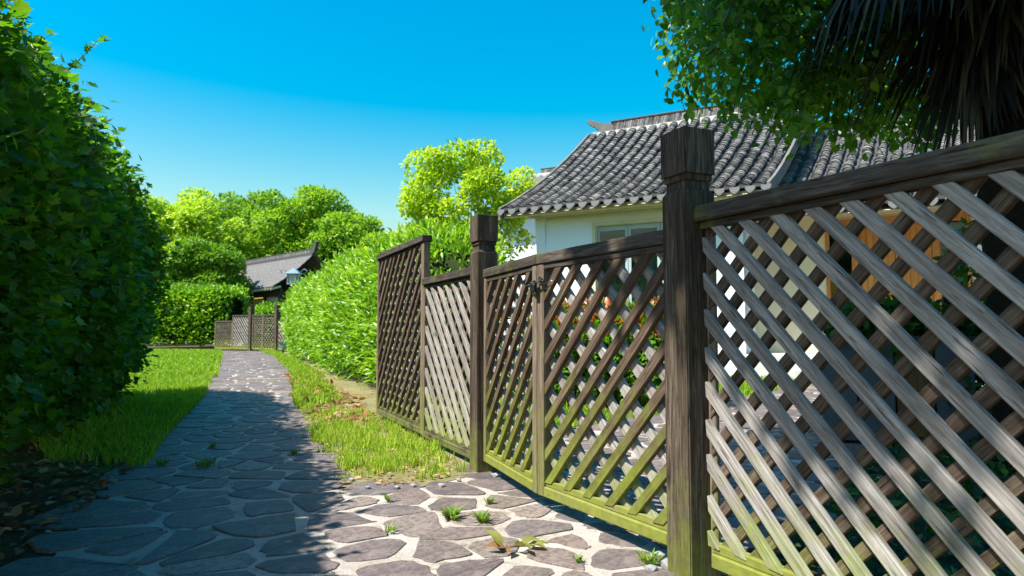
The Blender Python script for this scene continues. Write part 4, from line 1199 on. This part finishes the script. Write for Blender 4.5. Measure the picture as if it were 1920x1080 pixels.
# far trees
tree('far_tree', 'pale yellow green tree behind the left end of the clipped hedge', (-21.0, 43), (-21.0, 43, 5.7), (4.0, 3.5, 3.6), 60, 420, .95, (.18, .32), 'tree_leaf_light', .22, 61, 'trees beyond the far fence', tint=(.5, .2))
tree('far_tree', 'dark green tree top between the pale tree and the broad tree', (-20.0, 52), (-20.4, 52, 7.6), (4.2, 3.5, 3.4), 55, 380, 1.1, (.2, .34), 'bush_leaf', .22, 62, 'trees beyond the far fence', tint=(.55, .2))
tree('far_tree', 'broad bright green tree directly behind the pavilion roof', (-14.2, 46), (-14.4, 46, 6.2), (4.4, 3.5, 3.9), 70, 420, 1.0, (.18, .32), 'tree_leaf', .24, 63, 'trees beyond the far fence', tint=(.55, .2))
tree('far_tree', 'smaller rounded green tree right of the pavilion roof', (-10.2, 44), (-10.4, 44, 5.2), (3.0, 2.6, 2.9), 46, 380, .9, (.18, .3), 'tree_leaf', .2, 64, 'trees beyond the far fence', tint=(.45, .2))
tree('round_bush', 'round darker green bush rising behind the clipped hedge', (-15.6, 34.5), (-15.6, 34.5, 3.5), (1.9, 1.8, 2.0), 46, 330, .55, (.12, .22), 'bush_leaf', .1, 65, tint=(.5, .2))
tree('far_tree', 'low far tree top showing above the glossy hedge', (-6.6, 40), (-6.7, 40, 3.9), (2.6, 2.4, 2.5), 40, 330, .8, (.18, .3), 'tree_leaf_light', .16, 66, 'trees beyond the far fence', tint=(.4, .2))
tree('far_tree', 'bushy green tree far left, mostly behind the tall hedge', (-24.5, 36), (-24.5, 36, 4.4), (3.6, 3.0, 3.2), 46, 330, .9, (.18, .3), 'tree_leaf', .2, 67, 'trees beyond the far fence', tint=(.45, .2))

# --- camphor tree in the yard: hanging branch in view, high crown out over fence and path
e, Cs = tree('camphor_tree', 'leafy tree hanging over the fence at the upper right', (3.4, 1.0), (-.10, 1.55, 5.4), (1.62, 2.1, .7), 130, 800, .55, (.10, .17), 'camphor_leaf', .16, 71, tint=(.5, .22), tpl=OV, lowcut=-.9)
# hanging sprays
rs = np.random.default_rng(72); sprays = []
for k in range(250):
    Yd = rs.uniform(3.9, 5.9); fx = rs.uniform(.235, .62); X = fx * Yd
    ztop = .75 + .486 * Yd
    low = np.interp(fx, [.235, .27, .33, .42, .52, .62], [150, 195, 250, 280, 285, 270])     # lower edge of the spray curtain
    zlow = .75 + (622 - low) / 1280 * Yd
    z = rs.uniform(zlow + .07, ztop + .7)
    sprays.append((X, Yd, z))
sprays = np.array(sprays)
Pl, Nl, Al = [], [], []
twigs = []
for s in sprays:
    dirv = np.array([-.55, -.35, -.55]) + rs.normal(0, .35, 3); dirv /= np.linalg.norm(dirv); L = rs.uniform(.25, .42)
    a = s - dirv * L; twigs.append(([tuple(a - np.array([3.4, 1.0, 0])), tuple((a + s) / 2 + rs.normal(0, .015, 3) - np.array([3.4, 1.0, 0])), tuple(s - np.array([3.4, 1.0, 0]))], [.006, .004, .002]))
    m = 46
    f_ = rs.uniform(-.2, 1, m); q = a + np.outer(f_ * L, dirv) + rs.normal(0, .075, (m, 3))
    Pl.append(q); A_ = dirv * .4 + rs.normal(0, .6, (m, 3)) + np.array([0, 0, -.45]); Al.append(A_); Nl.append(rs.normal(0, .6, (m, 3)) + np.array([-.3, -.2, .6]))
Pl, Nl, Al = np.vstack(Pl), np.vstack(Nl), np.vstack(Al); n = len(Pl)
keep = np.ones(n, bool)
bpy.context.view_layer.update()
k0 = set(o.name for o in e.children)
cloud_split('hanging_leaves', Pl, Al, Nl, rs.uniform(.055, .10, n), np.clip(rs.normal(.5, .24, n), 0, 1), OV, M['camphor_leaf'], e, 300, Pl[:, 0] / Pl[:, 1] * 10 + Pl[:, 2])
for ch_ in e.children:
    if ch_.name not in k0 and ch_.name.startswith('hanging'): ch_.matrix_parent_inverse = Matrix.Translation((-3.4, -1.0, 0))
for i in range(0, len(twigs), 1): tubes('twig', [twigs[i]], M['twig'], e, 5)
tubes('limb', [([(-.5, .2, 3.2), (-.7, 1.6, 3.9), (-.9, 3.2, 4.0), (-1.3, 4.0, 3.6), (-1.9, 4.3, 3.2)], [.07, .055, .04, .03, .012])], M['bark'], e, 8)
tubes('limb', [([(-.8, 2.6, 3.95), (-1.4, 3.3, 3.5), (-2.2, 3.4, 2.95)], [.045, .03, .012])], M['bark'], e, 8)

# --- fan palm with a skirt of dead fronds
PX, PY = 2.80, 3.72
pm = empty('fan_palm', (PX, PY, 0)); tag(pm, 'dark fan palm with a shaggy trunk and hanging dead fronds at the right edge', 'palm')
rp = np.random.default_rng(81)
V, F = [], []; ns = 18; nr_ = 46
for j in range(nr_ + 1):
    z = -.05 + 3.6 * j / nr_
    for i in range(ns):
        a = 2 * math.pi * i / ns; rr = .165 + .03 * math.sin(z * 9 + 3 * a) * .5 + .018 * ((j + i) % 2) + rp.uniform(-.008, .012)
        V.append((rr * math.cos(a), rr * math.sin(a), z))
for j in range(nr_):
    for i in range(ns): F.append((j * ns + i, j * ns + (i + 1) % ns, (j + 1) * ns + (i + 1) % ns, (j + 1) * ns + i))
mesh_obj('trunk', V, F, M['palm_fibre'], pm, True)
def frond(name, origin, d, up, L, stalk, mat, nseg=22, spread=150, droop=.35, seed=0):
    r = np.random.default_rng(seed); d = np.array(d, float); d /= np.linalg.norm(d); up = np.array(up, float); up -= d * (up @ d); up /= np.linalg.norm(up); sd = np.cross(d, up)
    c = np.array(origin) + d * stalk; V, F, T = [], [], []
    sv, sf = tube_geo([tuple(origin), tuple(np.array(origin) + d * stalk * .5 + np.array([0, 0, -.02])), tuple(c)], [.014, .011, .008], 5)
    for v in sv: V.append(tuple(v)); T.append(.4)
    F3 = []
    for f in sf:
        for q in range(1, len(f) - 1): F3.append((f[0], f[q], f[q + 1]))
    for i in range(nseg):
        a = R(-spread / 2 + spread * i / (nseg - 1) + r.uniform(-2, 2)); dd = d * math.cos(a) + sd * math.sin(a); l = L * r.uniform(.82, 1.05) * (1 - .18 * abs(a) / 1.5)
        w = .018 * r.uniform(.8, 1.15); sv_ = np.cross(dd, up); sv_ /= np.linalg.norm(sv_); tt = r.uniform(.0, 1.0)
        b = len(V); g_ = np.array([0, 0, -1.0])
        pts = [c, c + dd * l * .4 + up * .02 + g_ * droop * l * .10, c + dd * l * .75 + g_ * droop * l * .36, c + dd * l * .97 + g_ * droop * l * .78]
        for (p, ww) in zip(pts, (.25, 1.0, .75, .08)):
            V += [tuple(p - sv_ * w * ww + up * .006), tuple(p + sv_ * w * ww + up * .006)]; T += [tt, tt]
        for q in range(3): F3 += [(b + 2 * q, b + 2 * q + 1, b + 2 * q + 3), (b + 2 * q, b + 2 * q + 3, b + 2 * q + 2)]
    return np_mesh(name, np.array(V), np.array(F3), mat, pm, np.array(T))
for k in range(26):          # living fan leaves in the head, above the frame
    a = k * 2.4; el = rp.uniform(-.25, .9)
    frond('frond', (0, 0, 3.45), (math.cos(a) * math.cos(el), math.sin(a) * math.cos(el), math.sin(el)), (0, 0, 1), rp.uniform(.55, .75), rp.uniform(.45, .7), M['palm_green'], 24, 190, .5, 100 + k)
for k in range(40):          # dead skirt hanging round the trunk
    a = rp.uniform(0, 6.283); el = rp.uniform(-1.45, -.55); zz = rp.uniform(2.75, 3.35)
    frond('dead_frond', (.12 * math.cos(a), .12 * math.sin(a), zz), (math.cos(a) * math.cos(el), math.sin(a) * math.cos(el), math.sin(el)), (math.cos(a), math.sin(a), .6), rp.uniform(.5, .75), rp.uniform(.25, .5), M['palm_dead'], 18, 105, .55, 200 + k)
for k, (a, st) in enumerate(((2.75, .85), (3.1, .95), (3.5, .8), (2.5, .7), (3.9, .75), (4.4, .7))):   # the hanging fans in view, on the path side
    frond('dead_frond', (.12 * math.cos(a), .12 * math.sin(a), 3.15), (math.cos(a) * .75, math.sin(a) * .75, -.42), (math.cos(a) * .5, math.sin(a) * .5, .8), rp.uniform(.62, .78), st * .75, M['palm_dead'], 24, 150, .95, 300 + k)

# --- planter by the doors' path, with a leafy shrub
pl = empty('planter_box', (2.62, 4.75, 0), R(-24)); tag(pl, 'tall dark planter box behind the near lattice panel', 'planter')
for i in range(4):
    o = box('board', (-.105, -.014, -.33), (.105, .014, .33), M['planter_brown' if i == 2 else 'planter_grey'], pl, .005); o.location = (-.33 + i * .22, -.30, .36)
for i in range(3):
    o = box('board', (-.014, -.095, -.33), (.014, .095, .33), M['planter_grey'], pl, .005); o.location = (-.428, -.19 + i * .2, .36)
    o = box('board', (-.014, -.095, -.33), (.014, .095, .33), M['planter_grey'], pl, .005); o.location = (.428, -.19 + i * .2, .36)
box('back_panel', (-.41, .30, .03), (.41, .325, .69), M['planter_grey'], pl, .004)
for (x0, x1, y0, y1) in ((-.46, .46, -.335, -.28), (-.46, .46, .28, .345), (-.46, -.405, -.279, .279), (.405, .46, -.279, .279)):
    box('rim', (x0, y0, .692), (x1, y1, .725), M['black_metal'], pl, .004)
box('soil_fill', (-.40, -.275, .55), (.40, .28, .66), M['soil'], pl)
def shrub(label, base, c, rad, ncl, per, cr, size, mat, seed, tint=(.45, .22), name='shrub'):
    e, _ = tree(name, label, base, c, rad, ncl, per, cr, size, mat, .02, seed, tint=tint, tpl=OV, lowcut=-.6, stems=2)
    e['category'] = 'shrub'; return e
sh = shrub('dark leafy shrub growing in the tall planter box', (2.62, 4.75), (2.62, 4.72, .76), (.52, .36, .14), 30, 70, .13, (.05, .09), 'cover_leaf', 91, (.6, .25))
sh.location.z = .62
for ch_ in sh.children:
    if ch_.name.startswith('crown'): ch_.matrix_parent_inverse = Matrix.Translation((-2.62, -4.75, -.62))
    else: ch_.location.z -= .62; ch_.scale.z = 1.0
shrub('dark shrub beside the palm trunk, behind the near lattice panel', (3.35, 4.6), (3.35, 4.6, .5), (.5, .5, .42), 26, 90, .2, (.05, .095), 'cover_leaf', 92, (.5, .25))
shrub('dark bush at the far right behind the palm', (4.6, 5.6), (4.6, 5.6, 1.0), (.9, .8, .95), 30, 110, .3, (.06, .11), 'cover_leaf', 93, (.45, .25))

# ------------------------------------------------------------------ small things on the path
def weed(label, xy, nb, h, spread, leaf=None, seed=0, mat='weed_leaf', group=None):
    r = np.random.default_rng(seed); e = empty('weed', (xy[0], xy[1], .012)); tag(e, label, 'weed', group)
    V, F, T = [], [], []
    for k in range(nb):
        a = r.uniform(0, 6.283); l = h * r.uniform(.5, 1.1); o_ = np.array([math.cos(a), math.sin(a), 0]); sd = np.array([-o_[1], o_[0], 0]); w = (leaf or .004) * r.uniform(.7, 1.2)
        b = o_ * r.uniform(0, spread * .4); pts = [b, b + o_ * l * .3 * r.uniform(.3, 1.6) + np.array([0, 0, l * .55]), b + o_ * l * r.uniform(.4, 1.1) + np.array([0, 0, l * r.uniform(.45, .95)])]
        i0 = len(V); t_ = float(np.clip(r.normal(.5, .25), 0, 1))
        for p, ww in zip(pts, (.6, 1, .1)): V += [p - sd * w * ww, p + sd * w * ww]; T += [t_, t_]
        for q in range(2): F += [(i0 + 2 * q, i0 + 2 * q + 1, i0 + 2 * q + 3), (i0 + 2 * q, i0 + 2 * q + 3, i0 + 2 * q + 2)]
    np_mesh('blades', np.array(V), np.array(F), M[mat], e, np.array(T)); return e
def px(x, y):       # where a spot of the path lies on the ground
    a = (x - 960) / 1280; b = (540 - y) / 1280; c_, s_ = math.cos(R(3.666)), math.sin(R(3.666)); t_ = -.75 / (s_ + b * c_); return (a * t_, (c_ - b * s_) * t_)
weed('leafy green weed in the joints, the largest before the gate', px(848, 978), 60, .055, .07, .005, 1)
weed('green weed in the joints, nearest the gate post', px(918, 950), 34, .035, .03, .004, 2)
weed('green weed with a small bare stem, left of the broken twig', px(902, 984), 44, .05, .06, .005, 3)
weed('small weed in a stone joint left of the others', px(728, 1003), 26, .03, .06, .003, 4)
weed('thin weed at the edge of the verge', px(728, 945), 20, .045, .02, .003, 5)
weed('small weed low by the nearest post', px(1085, 1060), 18, .025, .03, .004, 6)
weed('weed patch at the foot of the nearest post', px(1215, 1062), 46, .04, .09, .004, 7)
weed('dark weed clump in the shaded part of the path, right one', px(385, 878), 70, .05, .16, .004, 8)
weed('dark weed clump in the shaded part of the path, left one', px(305, 876), 44, .04, .10, .004, 9)
weed('weed at the shadow edge beside the verge', px(551, 855), 26, .04, .05, .004, 10)
weed('weed tuft in the middle of the shaded path', px(398, 843), 30, .04, .05, .004, 11)
# broken leafy twig lying before the gate
bt = empty('fallen_twig', (*px(948, 1042), .016)); tag(bt, 'wilting broken twig with broad leaves lying on the path', 'twig')
tubes('stalk', [([(-.02, 0, .004), (.03, .01, .012), (.10, .035, .006)], [.004, .0035, .002])], M['twig'], bt, 6)
for k, (x, y, z, ax_, up_, s, ti) in enumerate(((-.01, 0, .01, (-.5, .25, .62), (.6, -.6, .5), .085, .75), (.0, 0, .01, (-.9, -.1, .25), (0, -.5, 1), .07, .35), (.03, .01, .012, (.5, -.5, .25), (.2, .3, 1), .085, .55), (.05, .02, .01, (.8, .5, .35), (-.3, -.4, 1), .08, .6), (.07, .03, .01, (.9, -.2, .1), (0, 0, 1), .075, .8), (.02, .0, .01, (-.2, -.8, .2), (0, .2, 1), .06, .4), (.1, .035, .008, (.9, .4, .15), (0, -.2, 1), .055, .7))):
    cl = cloud('leaf', np.array([[x, y, z]]), np.array([ax_], float), np.array([up_], float), np.array([s]), np.array([ti]), T_ovate(.24, .25, .12), M['dry_leaf' if k in (1, 5) else 'wilted_leaf'], bt, False)
# stones along the verge edge
for i, (x, y, s) in enumerate(((930, 898, .05), (828, 917, .045), (775, 916, .03), (745, 920, .028), (660, 905, .03), (1235, 1052, .045), (1252, 1068, .05), (1222, 1075, .035), (690, 920, .028), (860, 905, .025))):
    bm = bmesh.new(); bmesh.ops.create_icosphere(bm, subdivisions=1, radius=s * .55)
    r = random.Random(i)
    for v in bm.verts: v.co = Vector((v.co.x * 1.25 * r.uniform(.8, 1.15), v.co.y * r.uniform(.8, 1.15), v.co.z * .6 * r.uniform(.8, 1.2)))
    o = bm_obj('edge_stone', bm, M['pebble'], None); p_ = px(x, y); o.location = (p_[0], p_[1], .012 + s * .12); o.rotation_euler = (0, 0, i * 1.3)
    where = ('beside the capped brown post', 'at the verge edge in front of the grass, largest there', 'at the verge edge left of the largest', 'at the verge edge near the thin weed', 'at the left corner of the verge', 'at the foot of the nearest post, left', 'at the foot of the nearest post, against it', 'at the foot of the nearest post, lowest', 'at the verge edge, flat and dark', 'at the verge edge between grass and post')[i]
    tag(o, 'small grey stone ' + where, 'stone', 'loose grey stones')
